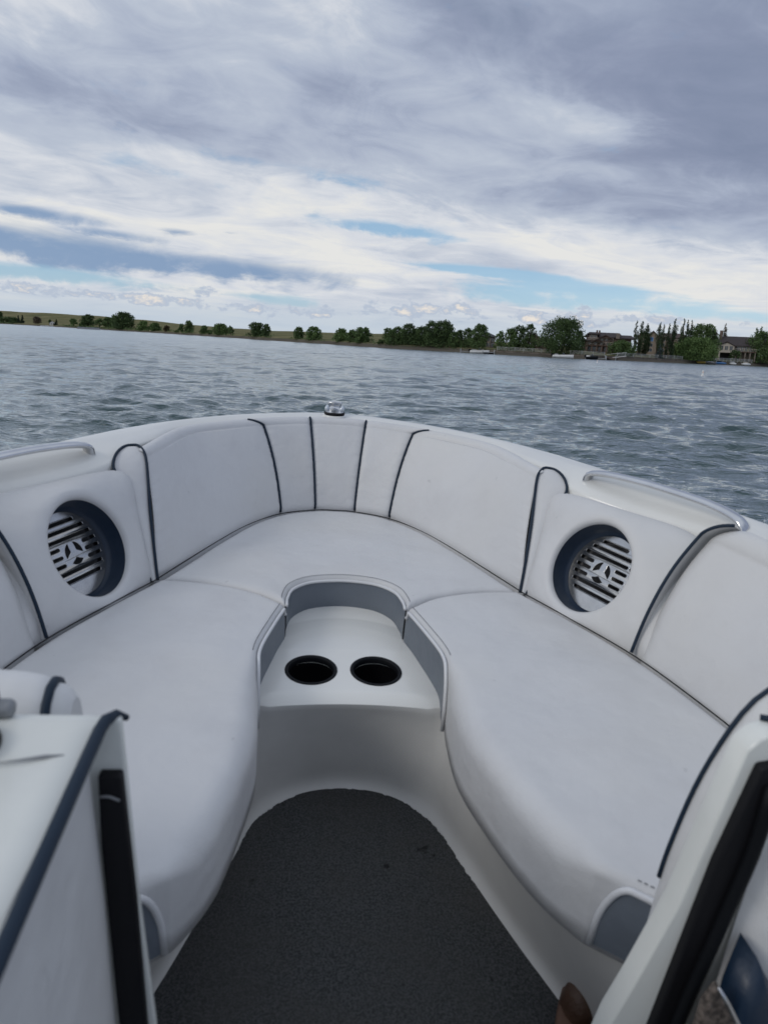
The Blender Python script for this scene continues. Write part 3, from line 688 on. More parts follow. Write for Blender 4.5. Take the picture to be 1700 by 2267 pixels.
dock(1037, -2, 4, 3, .35, 'low wide dock below the round tree of the middle shore'); dock(1082, -3, 3, 7, .5, 'pale dock ramp below the grey roofed house')
dock(1575, -2.5, 2.6, 5, .6, 'small dock beside the yellow and blue beach toys')
g_ = empty('dock_ramp', at(1365, shore(1365)+.5, 0), -.35); tag(g_, 'sloping white gangway leading down to the posted dock', 'gangway')
MB().add([(-2.5, -.6, .5), (2.5, -.6, 1.35), (2.5, .6, 1.35), (-2.5, .6, .5), (-2.5, -.6, .35), (2.5, -.6, 1.2), (2.5, .6, 1.2), (-2.5, .6, .35)], [(0, 1, 2, 3), (7, 6, 5, 4), (0, 4, 5, 1), (1, 5, 6, 2), (2, 6, 7, 3), (3, 7, 4, 0)]).build('ramp_deck', M_white, g_, False)
for sy in (-.6, .6): MB().tube([(-2.5, sy, 1.4), (2.5, sy, 2.2)], .05, 6).build('handrail', M_white, g_)
def boat(px, off, Ln, label, m, m2, kind='runabout', name='moored_boat', dist=None):
    D_ = dist or shore(px)+off; c = at(px, D_, 0); root = empty(name, c, -math.atan2(c.x, c.y)); tag(root, label, 'boat')
    rows = []
    if kind == 'pontoon':
        for sy in (-1.0, 1.0): MB().tube([(-Ln/2, sy, .25), (-Ln/2+.4, sy, .22), (Ln/2-.6, sy, .22), (Ln/2, sy, .45)], [.1, .36, .36, .08], 12).build('pontoon', M_greyp, root)
        MB().box((0, 0, .62), (Ln*.96, 2.4, .12)).build('deck', M_greyp, root, False)
        for sy in (-1.15, 1.15): MB().box((0, sy, 1.05), (Ln*.9, .06, .72)).build('side_panel', m, root, False)
        for sx in (-Ln*.2, Ln*.25): MB().box((sx, .3, .98), (1.5, 1.2, .56)).build('seat', m2, root, False)
        return
    for u in [i/12 for i in range(13)]:
        x = -Ln/2+u*Ln; bw = Ln*.17*(1-max(0, (u-.45)/.55)**2.2)+.02; zt = .65+.25*u
        rows.append([Vector((x, -bw, zt)), Vector((x, -bw*.88, .25)), Vector((x, 0, -.2+.3*u*u)), Vector((x, bw*.88, .25)), Vector((x, bw, zt)), Vector((x, bw*.82, zt+.03)), Vector((x, 0, zt+.06)), Vector((x, -bw*.82, zt+.03))])
    b = MB().grid(rows, closed=True); b.F.append(tuple(range(7, -1, -1))); b.build('hull', m, root)
    ws = MB().add([(.1, -.7, .85), (.5, -.55, .85), (.5, .55, .85), (.1, .7, .85), (-.25, -.68, 1.3), (.15, -.5, 1.3), (.15, .5, 1.3), (-.25, .68, 1.3)], [(0, 1, 5, 4), (1, 2, 6, 5), (2, 3, 7, 6)]).build('windshield', M_glass, root, False)
    MB().box((-Ln*.32, 0, .86), (.9, Ln*.22, .3)).build('seat', m2, root, False)
    MB().box((-Ln/2-.1, 0, .75), (.5, .5, .7)).build('engine', M_blackp, root, False)
boat(1232+15, -4, 5.2, 'white speedboat moored under the biggest tree', M_white, M_greyp)
boat(1062, -4, 5.0, 'white covered boat moored below the grey roofed house', M_white, M_greyp)
boat(1311, -4, 3.0, 'small dark hulled boat beside the low floating dock', M_blackp, M_white)
boat(197, -20, 15.5, 'grey pontoon boat below the dark round tree of the far left shore', M_greyp, M_white, 'pontoon', 'pontoon_boat', dist=560)
boat(98, -10, 7, 'left white boat of the two on the far left shore', M_white, M_greyp); boat(110, -12, 8, 'right white boat of the two on the far left shore', M_white, M_greyp)
# beach toys
def toy(px, off, m, m2, label, Ln=2.8, name='jet_ski', c_='jet ski'):
    c = at(px, shore(px)+off, .15); root = empty(name, c, rng.uniform(-.4, .4)); tag(root, label, c_)
    rows = []
    for u in [i/8 for i in range(9)]:
        x = -Ln/2+u*Ln; bw = .55*(1-max(0, (u-.4)/.6)**2)+.03
        rows.append([Vector((x, bw*math.cos(t)*1.0, .35+.32*math.sin(t)*(.6+.6*math.sin(math.pi*u)))) for t in [2*math.pi*j/10 for j in range(10)]])
    b = MB().grid(rows, closed=True); b.F.append(tuple(range(9, -1, -1))); b.build('hull', m, root)
    MB().box((-.3, 0, .85), (1.3, .4, .4)).build('seat', m2, root, False); MB().tube([(.5, -.4, 1.25), (.5, .4, 1.25)], .05, 6).build('handlebar', M_blackp, root)
toy(1552, -1, M_yel, M_greyp, 'yellow watercraft on the beach right of the willow'); toy(1573, -1.5, M_white, M_bluep, 'white watercraft between the yellow and the blue ones')
toy(1594, -2, M_bluep, M_blackp, 'blue watercraft closest to the right of the beach row', Ln=4.2)
toy(1623, -1, M_white, M_greyp, 'small white watercraft alone right of the blue one', Ln=2.0)
toy(1652, -1, M_white, M_trim, 'white rowing tub at the foot of the right hand trees', Ln=3.0, name='rowing_boat', c_='boat')
for o_ in range(2):
    pass
def buoy(px, py, hpx, label, stripe=True):
    el_ = (py-hor(px))/F_PX; D_ = CAM_H/el_; c = at(px, D_, 0); root = empty('marker_buoy', c); tag(root, label, 'buoy'); H = hpx*D_/F_PX; r = H*.13
    MB().tube([(0, 0, -.25), (0, 0, H*.2), (0, 0, H*.22), (0, 0, H*.9), (0, 0, H*.97), (0, 0, H)], [r*1.9, r*1.9, r, r, r*.8, r*.25], 16).build('float', M_white, root)
    MB().tube([(0, 0, H*.62), (0, 0, H*.70)], r*1.04, 16).build('band', mat('orange_band', (.6, .2, .05), .5), root)
buoy(1560, 828, 11.5, 'tall white marker buoy in open water below the dark roofed house'); buoy(1324, 801.5, 6, 'small distant white buoy in front of the low floating dock')

# ================================================================== BOAT (all parts in the boat's own frame)
SC = .87
BOAT = empty('motorboat'); tag(BOAT, 'white open bow motorboat with pale vinyl wraparound seats and navy piping, seen from its helm', 'boat')
CAMB = Vector((-.138, 0, .75))
Mrot = mat3(WORLD_AX) @ mat3(BOAT_AX).transposed()
BOAT.matrix_world = Matrix.Translation(CAM_POS - Mrot @ (CAMB*SC)) @ Mrot.to_4x4() @ Matrix.Scale(SC, 4)
def V3(p, z=None): return Vector((p[0], p[1], p[2] if z is None else z))

# ---- plan curves
BASE = [(0, 2.437), (.067, 2.430), (.18, 2.373), (.275, 2.254), (.352, 2.093), (.474, 1.785)]
TOPC = [(0, 2.580), (.097, 2.571), (.245, 2.500), (.372, 2.395), (.480, 2.260), (.536, 1.958)]
ZT = .29
def sta(tab, s):
    sg = 1 if s >= 0 else -1; a = abs(s)
    full = [(-x, y) for x, y in tab[:0:-1]]+list(tab); n = len(tab)-1; P = full; u = s+n
    i = min(max(int(math.floor(u)), 0), len(P)-2); t = u-i
    g = lambda j: Vector((*P[j], 0)) if 0 <= j < len(P) else (2*Vector((*P[0], 0))-Vector((*P[1], 0)) if j < 0 else 2*Vector((*P[-1], 0))-Vector((*P[-2], 0)))
    p0, p1, p2, p3 = g(i-1), g(i), g(i+1), g(i+2)
    return .5*((2*p1)+(p2-p0)*t+(2*p0-5*p1+4*p2-p3)*t*t+(3*p1-p0-3*p2+p3)*t**3)
RB = .021
def surf(s, t, base=BASE, top=TOPC, zt=ZT, lift=0.0):
    """backrest skin: t 0..1 up the face, 1..2 rolling over the top edge"""
    B = sta(base, s); Tp = sta(top, s); d = .01; tn = (sta(top, s+d)-sta(top, s-d)).normalized(); out = Vector((-tn.y, tn.x, 0))
    if out.dot(Tp-B) < 0: out = -out
    if t <= 1:
        tt = max(t, -.15); P = B.lerp(Tp-out*RB*.35, tt) if tt > 0 else B.copy(); c = 4*tt*(1-tt) if tt > 0 else 0
        P = P - out*.010*c + out*.006*max(0, 1-max(tt, 0)/.07)**2; P.z = (zt-RB)*tt
        return P
    a = (t-1)*math.pi/2
    P = Tp-out*RB*.35+out*RB*math.sin(a)*1.1; P.z = zt-RB+RB*math.sin(a) if a < math.pi/2 else zt
    P = Tp-out*RB*.35+out*RB*(1-math.cos(a)); P.z = zt-RB+RB*math.sin(a)
    return P
TT = [-.12, -.04]+[i/64 for i in range(64)]+[1.0, 1.07, 1.15, 1.22, 1.3, 1.45, 1.6, 1.75, 1.9, 2.0]
def panel(name, pl, pr, nq=22, bulge=.012, par=None, matl=None, **kw):
    """padded panel between two seam lines pl(t), pr(t)"""
    rows = []
    for t in TT:
        r = []
        for i in range(nq+1):
            q = .5-.5*math.cos(math.pi*i/nq); s = pl(t)+(pr(t)-pl(t))*q
            P = surf(s, t, **kw); P2 = surf(s+.01, t, **kw); P3 = surf(s, min(t+.02, 2), **kw)-surf(s, t-.02 if t >= 2 else t, **kw)
            nrm = (P2-P).cross(P3); nrm.normalize()
            # facing the cockpit
            if nrm.dot(Vector((0, 1.2, 1.5))-P) < 0: nrm = -nrm
            e = 1-abs(2*q-1)**6; L_ = (surf(pr(.5), .5, **kw)-surf(pl(.5), .5, **kw)).length; b = bulge*min(1, L_/.12)
            ed = min(1, q*L_/.018, (1-q)*L_/.018) if L_ > 0 else 1
            dd = min(q, 1-q)*L_; pk = .0011*math.exp(-dd/.016)*min(1, dd/.004)*math.sin(t*95+3*math.sin(t*23+s*2)+(2 if q > .5 else 0))*(1 if t < 1 else 0)
            r.append(P + nrm*pk + nrm*(b*(e*.6)*(1 if t < 1 else max(0, 2-t)) - .006*(1-math.sqrt(1-(1-ed)**2))))
        rows.append(r)
    return MB().grid(rows).build(name, matl or M_vinyl, par or BOAT)
def piping(fs, parent, r=.0037, lift=.001, name='piping', **kw):
    P = []
    for i in range(34):
        t = i/33*1.75; s = fs(t); P.append(surf(s, t, **kw)+(Vector((0, 1.2, 1.6))-surf(s, t, **kw)).normalized()*lift)
    return MB().tube(P, r, 8).build(name, M_navy, parent)
one = lambda t: 1.0
def outer(t):       # seam of the wide side panels: straight up then sweeping outboard at the top
    u = max(0, (t-.25)/1.5); return 2.0+.42*u**2.2
neg = lambda f: (lambda t: -f(t))
c5 = lambda t: 5.0
bw = empty('bow_backrest'); bw.parent = BOAT
bw = panel('bow_backrest', neg(one), one, par=BOAT)
panel('backrest_panel', neg(outer), neg(one), par=bw); panel('backrest_panel', one, outer, par=bw)
bs = {}
for sg in (1, -1):
    f0, f1 = (outer, c5) if sg > 0 else (neg(c5), neg(outer))
    bs[sg] = panel('side_backrest', f0, f1, nq=46, bulge=.016, par=BOAT)
for f in (one, neg(one)): piping(f, bw)
for sg in (1, -1):
    piping(outer if sg > 0 else neg(outer), bs[sg])
# filler behind the skin
def sgn(P, s): return [Vector((p[0]*s, p[1], p[2])) for p in P]
# ---- narrow wedge beside each speaker panel
for sg in (1, -1):
    Lf = cat([(.474, 1.785, -.01), (.490, 1.822, .07), (.508, 1.872, .15), (.522, 1.920, .225), (.532, 1.950, .264), (.544, 1.970, .284), (.556, 1.980, .290)], 40)
    Rt = cat([(.490, 1.776, -.01), (.522, 1.812, .07), (.546, 1.858, .16), (.585, 1.885, .225), (.604, 1.900, .255), (.602, 1.945, .280), (.590, 1.972, .289)], 40)
    rows = [[p.lerp(q, u)+Vector((-.6, -.5, .2))*(.007*math.sin(math.pi*u)) for u in (0, .08, .2, .4, .6, .8, .92, 1)] for p, q in zip(Lf, Rt)]
    rows = [[Vector((p.x*sg, p.y, p.z)) for p in r] for r in rows]
    wo_ = MB().grid(rows, flip=sg < 0).build('wedge_bolster', M_vinyl, BOAT)
    loop = cat(Lf[::3]+[Vector((.572, 1.983, .291))]+Rt[::-3], 90)
    MB().tube([Vector((p.x*sg, p.y, p.z))+Vector((-.003*sg, -.003, .002)) for p in loop], .0038, 8).build('piping', M_navy, wo_)

# ---- cushions: Coons patches with rolled edges
def coons(A, B, C, D_, us, vs):
    """A(u) inner, B(u) outer, C(v) at u=0, D(v) at u=1"""
    a = resample(A, 0, us); b = resample(B, 0, us); c = resample(C, 0, vs); d = resample(D_, 0, vs); rows = []
    P00, P10, P01, P11 = a[0], a[-1], b[0], b[-1]
    for j, v in enumerate(vs):
        r = []
        for i, u in enumerate(us):
            r.append((1-v)*a[i]+v*b[i]+(1-u)*c[j]+u*d[j]-((1-u)*(1-v)*P00+u*(1-v)*P10+(1-u)*v*P01+u*v*P11))
        rows.append(r)
    return rows
def cluster(n, e0, e1):
    """0..1 with extra stations near both ends"""
    s = sorted(set([0, e0*.05, e0*.15, e0*.3, e0*.5, e0*.75, e0]+[e0+(1-e0-e1)*i/n for i in range(n+1)]+[1-e1*.75, 1-e1*.5, 1-e1*.3, 1-e1*.15, 1-e1*.05, 1]))
    return s
def cushion(name, A, B, C, D_, rA, rB, rC, rD, zbot, us, vs, crown=.006, par=None, mirror=False):
    rows = coons(A, B, C, D_, us, vs)
    bnd = []; rad = []
    for cv, rf in ((A, rA), (B, rB), (C, rC), (D_, rD)):
        q = resample(cv, 160)
        for i, p in enumerate(q): bnd.append((p.x, p.y)); rad.append(rf(i/159) if callable(rf) else rf)
    bnd = np.array(bnd); rad = np.array(rad); S0 = bnd[:-1]; SD = bnd[1:]-bnd[:-1]; SL = (SD**2).sum(1)+1e-12; r0_ = rad[:-1]; r1_ = rad[1:]; okk = SL < .02**2
    for j, r in enumerate(rows):
        for i, p in enumerate(r):
            w0 = np.array([p.x, p.y])-S0; tq = np.clip((w0*SD).sum(1)/SL, 0, 1); d = np.hypot(w0[:, 0]-tq*SD[:, 0], w0[:, 1]-tq*SD[:, 1]); d = np.where(okk, d, 9)
            rr = r0_*(1-tq)+r1_*tq; h = np.clip(d/rr, 0, 1); zz = (rr*(np.sqrt(1-(1-h)**2)-1)).min()
            dm = d.min(); p.z = zz + crown*(1-math.exp(-dm/.07)) + .0035*math.sin(p.x*17+p.y*9)*math.sin(p.y*13-p.x*6)*min(1, dm/.08)
    # skirt
    per = rows[0][:] + [r[-1] for r in rows[1:]] + rows[-1][-2::-1] + [r[0] for r in rows[-2:0:-1]]
    cx = sum((p.x for p in per))/len(per); cy = sum((p.y for p in per))/len(per)
    if mirror:
        rows = [[Vector((-p.x, p.y, p.z)) for p in r] for r in rows]; per = [Vector((-p.x, p.y, p.z)) for p in per]
    mb = MB().grid(rows, flip=mirror)
    n = len(rows[0]); m_ = len(rows)
    idx = [i for i in range(n)]+[j*n+n-1 for j in range(1, m_)]+[(m_-1)*n+i for i in range(n-2, -1, -1)]+[j*n for j in range(m_-2, 0, -1)]
    prev = idx
    for lv in (.35, .7, 1.0):
        cur = []
        for q, p in zip(idx, per):
            z0 = p.z; z = z0+(zbot-z0)*lv; cur.append(len(mb.V)); mb.V.append(Vector((p.x, p.y, z)))
        for a in range(len(idx)):
            b = (a+1) % len(idx); f = (prev[a], prev[b], cur[b], cur[a]); mb.F.append(f if mirror else f[::-1])
        prev = cur
    mb.F.append(tuple(prev))
    bm_o = mb.build(name, M_vinyl, par or BOAT); bmx = bmesh.new(); bmx.from_mesh(bm_o.data); bmesh.ops.recalc_face_normals(bmx, faces=bmx.faces); bmx.to_mesh(bm_o.data); bmx.free()
    return bm_o
def flat(P): return [Vector((*p, 0)) for p in P]
# side cushions
sideA = cat(flat([(.152, 1.652), (.175, 1.56), (.200, 1.44), (.199, 1.36), (.190, 1.27), (.187, 1.15), (.204, 1.05), (.236, .93), (.264, .860), (.300, .802)]), 200)
sideB = cat(flat([(.473, 1.781), (.56, 1.605), (.643, 1.419), (.700, 1.20), (.735, 1.0), (.765, .80), (.78, .62)]), 200)
sideC = cat(flat([(.152, 1.652), (.232, 1.720), (.35, 1.765), (.473, 1.781)]), 100)
sideD = cat(flat([(.300, .802), (.345, .768), (.386, .735), (.45, .69), (.60, .65), (.78, .62)]), 100)
def rA_side(t): return .012+.028*min(1, max(0, (t-.30)/.12))*(1 if t < .93 else max(.0, (1-t)/.07))+.004*(t > .9)
us = cluster(70, .05, .05); vs = cluster(44, .10, .06)
CUSH = {}
def skew(P, sg): return [Vector((p.x+(.003 if sg > 0 else -.025)*min(1, max(0, (1.2-p.y)/.3))*max(0, 1-abs(p.x-.29)/.25), p.y, p.z)) for p in P]
for sg in (1, -1):
    CUSH[sg] = cushion('seat_cushion', skew(sideA, sg), sideB, sideC, skew(sideD, sg), rA_side, .03, .016, .016, -.135, us, vs, mirror=sg < 0)
# centre cushion
cA = cat(flat([(-.150, 1.662), (-.149, 1.71), (-.134, 1.770), (-.085, 1.818), (0, 1.836), (.085, 1.818), (.134, 1.770), (.149, 1.71), (.150, 1.662)]), 200)
cB = [Vector((p.x*.985, p.y-.004, 0)) for p in [sta(BASE, -5+10*i/199) for i in range(200)]]
cB[0] = Vector((-.473, 1.789, 0)); cB[-1] = Vector((.473, 1.789, 0))
cC = cat(flat([(-.150, 1.662), (-.232, 1.728), (-.35, 1.773), (-.473, 1.789)]), 100); cD = [Vector((-p.x, p.y, 0)) for p in cC]
CENT = cushion('centre_seat_cushion', cA, cB, cC, cD, .012, .03, .016, .016, -.135, cluster(80, .05, .05), cluster(36, .12, .06))

jc = [sta(BASE, -5+10*i/199) for i in range(200)]  # thin black tubes stand in for the shade in the cushion and backrest joints
MB().tube([Vector((p.x*.993, p.y-.003, -.0022)) for p in jc], .0015, 8).build('joint_shade_line', M_black, CENT)
for sg in (1, -1): MB().tube([Vector(((p.x-.003)*sg, p.y-.001, -.0022)) for p in sideB], .0015, 8).build('joint_shade_line', M_black, CUSH[sg])
# ---- grey kick panels with white welt and stitching
def stitches(P, parent, off, step=.0065, L=.0040):
    Q = resample(P, max(3, int(sum((b-a).length for a, b in zip(P, P[1:]))/step))); mb = MB()
    for a, b in zip(Q, Q[1:]):
        t = (b-a).normalized(); c = (a+b)/2+off; mb.tube([c-t*L/2, c+t*L/2], .0009, 4)
    o = mb.build('stitching', M_thread, parent, False); return o
def kick(A, u0, u1, topf, botf, sg, parent, outv, n=50, weltr=.0040):
    pts = resample(A, 0, [u0+(u1-u0)*i/n for i in range(n+1)]); rows = [[], [], [], [], []]
    top = []
    for i, p in enumerate(pts):
        a = pts[max(0, i-1)]; b = pts[min(n, i+1)]; t = (b-a).normalized(); nn = Vector((t.y, -t.x, 0))
        if nn.dot(Vector(outv)-p) < 0: nn = -nn
        u = i/n; zt_, zb_ = topf(u), botf(u); q = p+nn*.0035
        for j, f in enumerate((0, .25, .5, .75, 1)):
            rows[j].append(Vector((q.x+nn.x*.002*math.sin(math.pi*f), q.y+nn.y*.002*math.sin(math.pi*f), zt_+(zb_-zt_)*f)))
        top.append(Vector((q.x, q.y, zt_))+nn*.001)
    if sg < 0: rows = [[Vector((-p.x, p.y, p.z)) for p in r] for r in rows]; top = [Vector((-p.x, p.y, p.z)) for p in top]
    o = MB().grid(rows).build('kick_panel', M_grey, parent)
    MB().tube(top, weltr, 8).build('welt', M_welt, o)
    return o, top
def topS(u):   # side kick panel: flat along the top then dropping at the aft end
    e = 1.0 if u < .78 else math.sqrt(max(0, 1-((u-.78)/.22)**2))
    s_ = 1.0 if u > .04 else math.sqrt(max(0, 1-(1-u/.04)**2)); return -.135+(.135-.010)*min(e, max(.85, s_))
for sg in (1, -1):
    o, top = kick(skew(sideA, sg), .0, .375, topS, lambda u: -.1351, sg, CUSH[sg], (0, 1.5, 0))
    def off_in(T_, d_, z_, cen_):
        o_ = []
        for i in range(len(T_)):
            t = T_[min(i+1, len(T_)-1)]-T_[max(i-1, 0)]; t.z = 0; t.normalize(); n_ = Vector((-t.y, t.x, 0)); n_ = n_ if n_.dot(cen_-T_[i]) > 0 else -n_
            q = T_[i]+n_*d_; q.z = z_; o_.append(q)
        return o_
    stitches(off_in(top[1:int(len(top)*.78)], .0125, .0012, Vector((.45*sg, 1.3, 0))), CUSH[sg], Vector((0, 0, 0)))
o, top = kick(cA, .0, 1.0, lambda u: -.012, lambda u: -.130, 1, CENT, (0, 1.70, 0), n=80)
ctr = Vector((0, 1.70, 0))
stitches([Vector((p.x, p.y, .0014))+(Vector((p.x, p.y, 0))-ctr).normalized()*.0125 for p in top[3:-3]], CENT, Vector((0, 0, 0)))
# aft end pads
for sg in (1, -1):
    def topE(u):
        e = 1.0 if u > .17 else math.sqrt(max(0, 1-(1-u/.17)**2)); return -.125+(.125-.010)*e
    o, top = kick(skew(sideD, sg), .02, .50, topE, lambda u: -.125, sg, CUSH[sg], (.2, .4, 0), n=60, weltr=.0052)
    stitches(off_in(top[10:], .014, .0008, Vector((.45*sg, 1.3, 0))), CUSH[sg], Vector((0, 0, 0)), step=.008, L=.005)

# ---- console with cup holders
CUPS = [(-.0830, 1.510), (.0655, 1.510)]; CR = .0598
def cz(x, y):      # console surface height
    b_ = -.092-.070*max(0, 1.60-y); e = y-(1.400-.30*x*x)
    if e < .036: b_ -= .013*(1-max(e, 0)/.036)**2
    rr = math.hypot(x*.95, y-1.56); e = max(0, rr-.165)
    return b_ - .05*min(e, .05) + .16*max(0, e-.05) - .10*x*x if y > 1.6 else b_-.10*x*x
def console():
    # sheet with two round holes
    lip = lambda x: 1.400-.30*x*x
    def circ(c, r, n=48): return [Vector((c[0]+r*math.cos(2*math.pi*i/n), c[1]+r*math.sin(2*math.pi*i/n), 0)) for i in range(n)]
    nx, ny = 130, 110; mb = MB(); X0, X1, Y1 = -.30, .30, 1.92
    # grid with vertices pushed off the holes
    hr = CR*.93; rows = []; dead = set()
    xs = [X0+(X1-X0)*i/nx for i in range(nx+1)]
    for j in range(ny+1):
        r = []
        for i, x in enumerate(xs):
            y = lip(x)+(Y1-lip(x))*(j/ny); r.append([x, y])
        rows.append(r)
    for j in range(ny+1):
        for i in range(nx+1):
            for c in CUPS:
                dx_, dy_ = rows[j][i][0]-c[0], rows[j][i][1]-c[1]; d = math.hypot(dx_, dy_)
                if d < hr: dead.add((i, j))
    V = [Vector((x, y, cz(x, y))) for r in rows for x, y in r]; n = nx+1; Fc = []
    for j in range(ny):
        for i in range(nx):
            if not {(i, j), (i+1, j), (i, j+1), (i+1, j+1)} & dead: Fc.append((j*n+i, j*n+i+1, (j+1)*n+i+1, (j+1)*n+i))
    # snap the ragged hole rims onto the circle
    cnt = {}
    for f in Fc:
        for a in f: cnt[a] = cnt.get(a, 0)+1
    for a, c_ in cnt.items():
        for c in CUPS:
            d = math.hypot(V[a].x-c[0], V[a].y-c[1])
            if c_ < 4 and d < hr*1.18: V[a].x = c[0]+(V[a].x-c[0])*hr/d; V[a].y = c[1]+(V[a].y-c[1])*hr/d; V[a].z = cz(V[a].x, V[a].y)
    mb.add(V, Fc)
    # rolled lip then the front face down to the floor
    return mb, xs, lip
mb, xs, lip = console()
FLOOR_Z = -.38
flo = cat([Vector(p) for p in [(-.46, .50, 0), (-.405, .75, 0), (-.346, .93, 0), (-.325, .99, 0), (-.248, 1.22, 0), (-.197, 1.355, 0), (-.11, 1.438, 0), (0, 1.464, 0), (.11, 1.438, 0), (.197, 1.355, 0), (.248, 1.22, 0), (.325, .99, 0), (.346, .93, 0), (.405, .75, 0), (.46, .50, 0)]], 160)
# upper line: under the cushions, across the console lip
half = [(.50, .60, 0), (.435, .71, 0), (.378, .757, 0), (.325, .800, 0), (.285, .865, 0), (.258, .94, 0), (.228, 1.05, 0), (.214, 1.15, 0), (.214, 1.27, 0), (.214, 1.35, 0), (.206, 1.380, 0), (.17, 1.400-.30*.17**2, 0), (.09, 1.400-.3*.09**2, 0)]
full = [Vector((-a, b, 0)) for a, b, _ in half]+[Vector((0, 1.400, 0))]+[Vector((a, b, 0)) for a, b, _ in half[::-1]]
up_ = cat(full, 160)
def wt(P): return resample(P, 160)
rows = []
N_ = 160
for lv in (0, .02, .05, .09, .14, .22, .32, .44, .56, .68, .78, .86, .92, .96, .985, 1.0):
    r = []
    for i in range(N_):
        a, b = up_[i], flo[i]; z0 = cz(a.x, a.y) if abs(a.x) < .2 and a.y > 1.2 else -.115
        w0 = min(1, max(0, (abs(a.x)-.17)/.03)); z0 = cz(a.x, a.y)*(1-w0)+(-.115)*w0
        # roll at lip, fillet at floor
        rl = .018; z = z0+(FLOOR_Z-z0)*lv
        inn = Vector((-(b.x-0), 1.0-b.y, 0)); inn.normalize()
        k1 = (1-math.sqrt(max(0, 1-(1-min(1, lv/.07))**2)))*(-1) if lv < .07 else 0
        k2 = ((lv-.86)/.14)**2.2 if lv > .86 else 0
        p = a.lerp(b, lv**.8 if lv > 0 else 0); out_s = .003*(1 if abs(a.x) < .19 else 0)
        p = p + inn*(.030*k2) + Vector((0, -1, 0))*out_s*(1+k1 if lv < .07 else max(0, 1-lv*2))
        r.append(Vector((p.x, p.y, z)))
    rows.append(r)
LIN = MB().grid(rows, flip=False)
liner = LIN.build('cockpit_liner', M_gel2, BOAT)
for sg in (1, -1):
    top_ = [p for p in up_ if p.x*sg > .19]; top_ = top_ if sg > 0 else top_[::-1]
    MB().grid([[Vector((p.x-.002*sg, p.y, -.1165)) for p in top_], [Vector((.85*sg, p.y, -.1165)) for p in top_]], flip=sg < 0).build('seat_base', M_gel2, liner)
con = mb.build('console', M_gel, liner)
bmx = bmesh.new(); bmx.from_mesh(con.data)
bmesh.ops.subdivide_edges(bmx, edges=[e for e in bmx.edges if e.is_boundary and False], cuts=1)
bmx.to_mesh(con.data); bmx.free()
for c in CUPS:
    z = cz(*c); prof = [(CR*.93, -.012), (CR*1.0, -.004), (CR*1.0, .0008), (CR*.985, .0018), (CR*.93, .0022), (CR*.875, .0014), (CR*.85, -.002), (CR*.85, -.012)]
    sl = .070
    rowsr = [[Vector((c[0]+r*math.cos(t), c[1]+r*math.sin(t), z+h_+sl*r*math.sin(t)-.2*c[0]*r*math.cos(t))) for t in [2*math.pi*i/56 for i in range(56)]] for r, h_ in prof]
    cup = MB().grid(rowsr, closed=True).build('cup_holder', M_blackp, liner)
    prof = [(CR*.85, -.010), (CR*.83, -.03), (CR*.80, -.055), (CR*.70, -.06), (0.0005, -.06)]
    MB().grid([[Vector((c[0]+r*math.cos(t), c[1]+r*math.sin(t), z+h_)) for t in [2*math.pi*i/40 for i in range(40)]] for r, h_ in prof], closed=True).build('cup_well', M_cup, cup)
# ---- floor carpet with a rough cut edge
rg = random.Random(3); fl2 = resample(flo, 700); edge = []; jit = 0
for i, p in enumerate(fl2):
    jit = jit*.6+rg.gauss(0, .0011); inn = (Vector((0, 1.05, 0))-p).normalized(); edge.append(p+inn*(.0165+jit+.0012*math.sin(i*.11)))
fw_ = [Vector((-.52, -.4, 0))]+edge+[Vector((.52, -.4, 0))]
vv = [Vector((p.x, p.y, FLOOR_Z+.010)) for p in fw_]+[Vector((p.x, p.y, FLOOR_Z-.002)) for p in fw_]; n = len(fw_)
mesh('carpet', vv, [tuple(range(n-1, -1, -1))]+[(i, i+1, n+i+1, n+i) for i in range(n-1)], M_carpet, BOAT, False)
# carpet tufts along the cut edge
fz = MB()
for p in edge[::1]:
    for _ in range(3):
        a = rg.uniform(0, 6.28); q = p+Vector((rg.gauss(0, .002), rg.gauss(0, .002), FLOOR_Z+.004)); d = Vector((math.cos(a)*.004, math.sin(a)*.004, rg.uniform(.002, .008)))
        s_ = Vector((-d.y, d.x, 0)).normalized()*.0012; fz.add([q-s_, q+s_, q+d], [(0, 1, 2)])
fz.build('carpet_fringe', M_carpet, BOAT, False)
fs = MB().box((0, .5, FLOOR_Z-.02), (1.6, 2.2, .03)); fs.build('floor', M_gel2, BOAT, False)
# liner walls aft of the loft down the sides of the walkthrough
for sg in (1, -1):
    P = [(.46*sg, .50), (.47*sg, .3), (.48*sg, 0), (.48*sg, -.4)]
    MB().grid([[Vector((x, y, FLOOR_Z)) for x, y in P], [Vector((x*.97, y, -.1)) for x, y in P], [Vector((x*.97, y, .1)) for x, y in P]]).build('liner_side', M_gel2, liner)

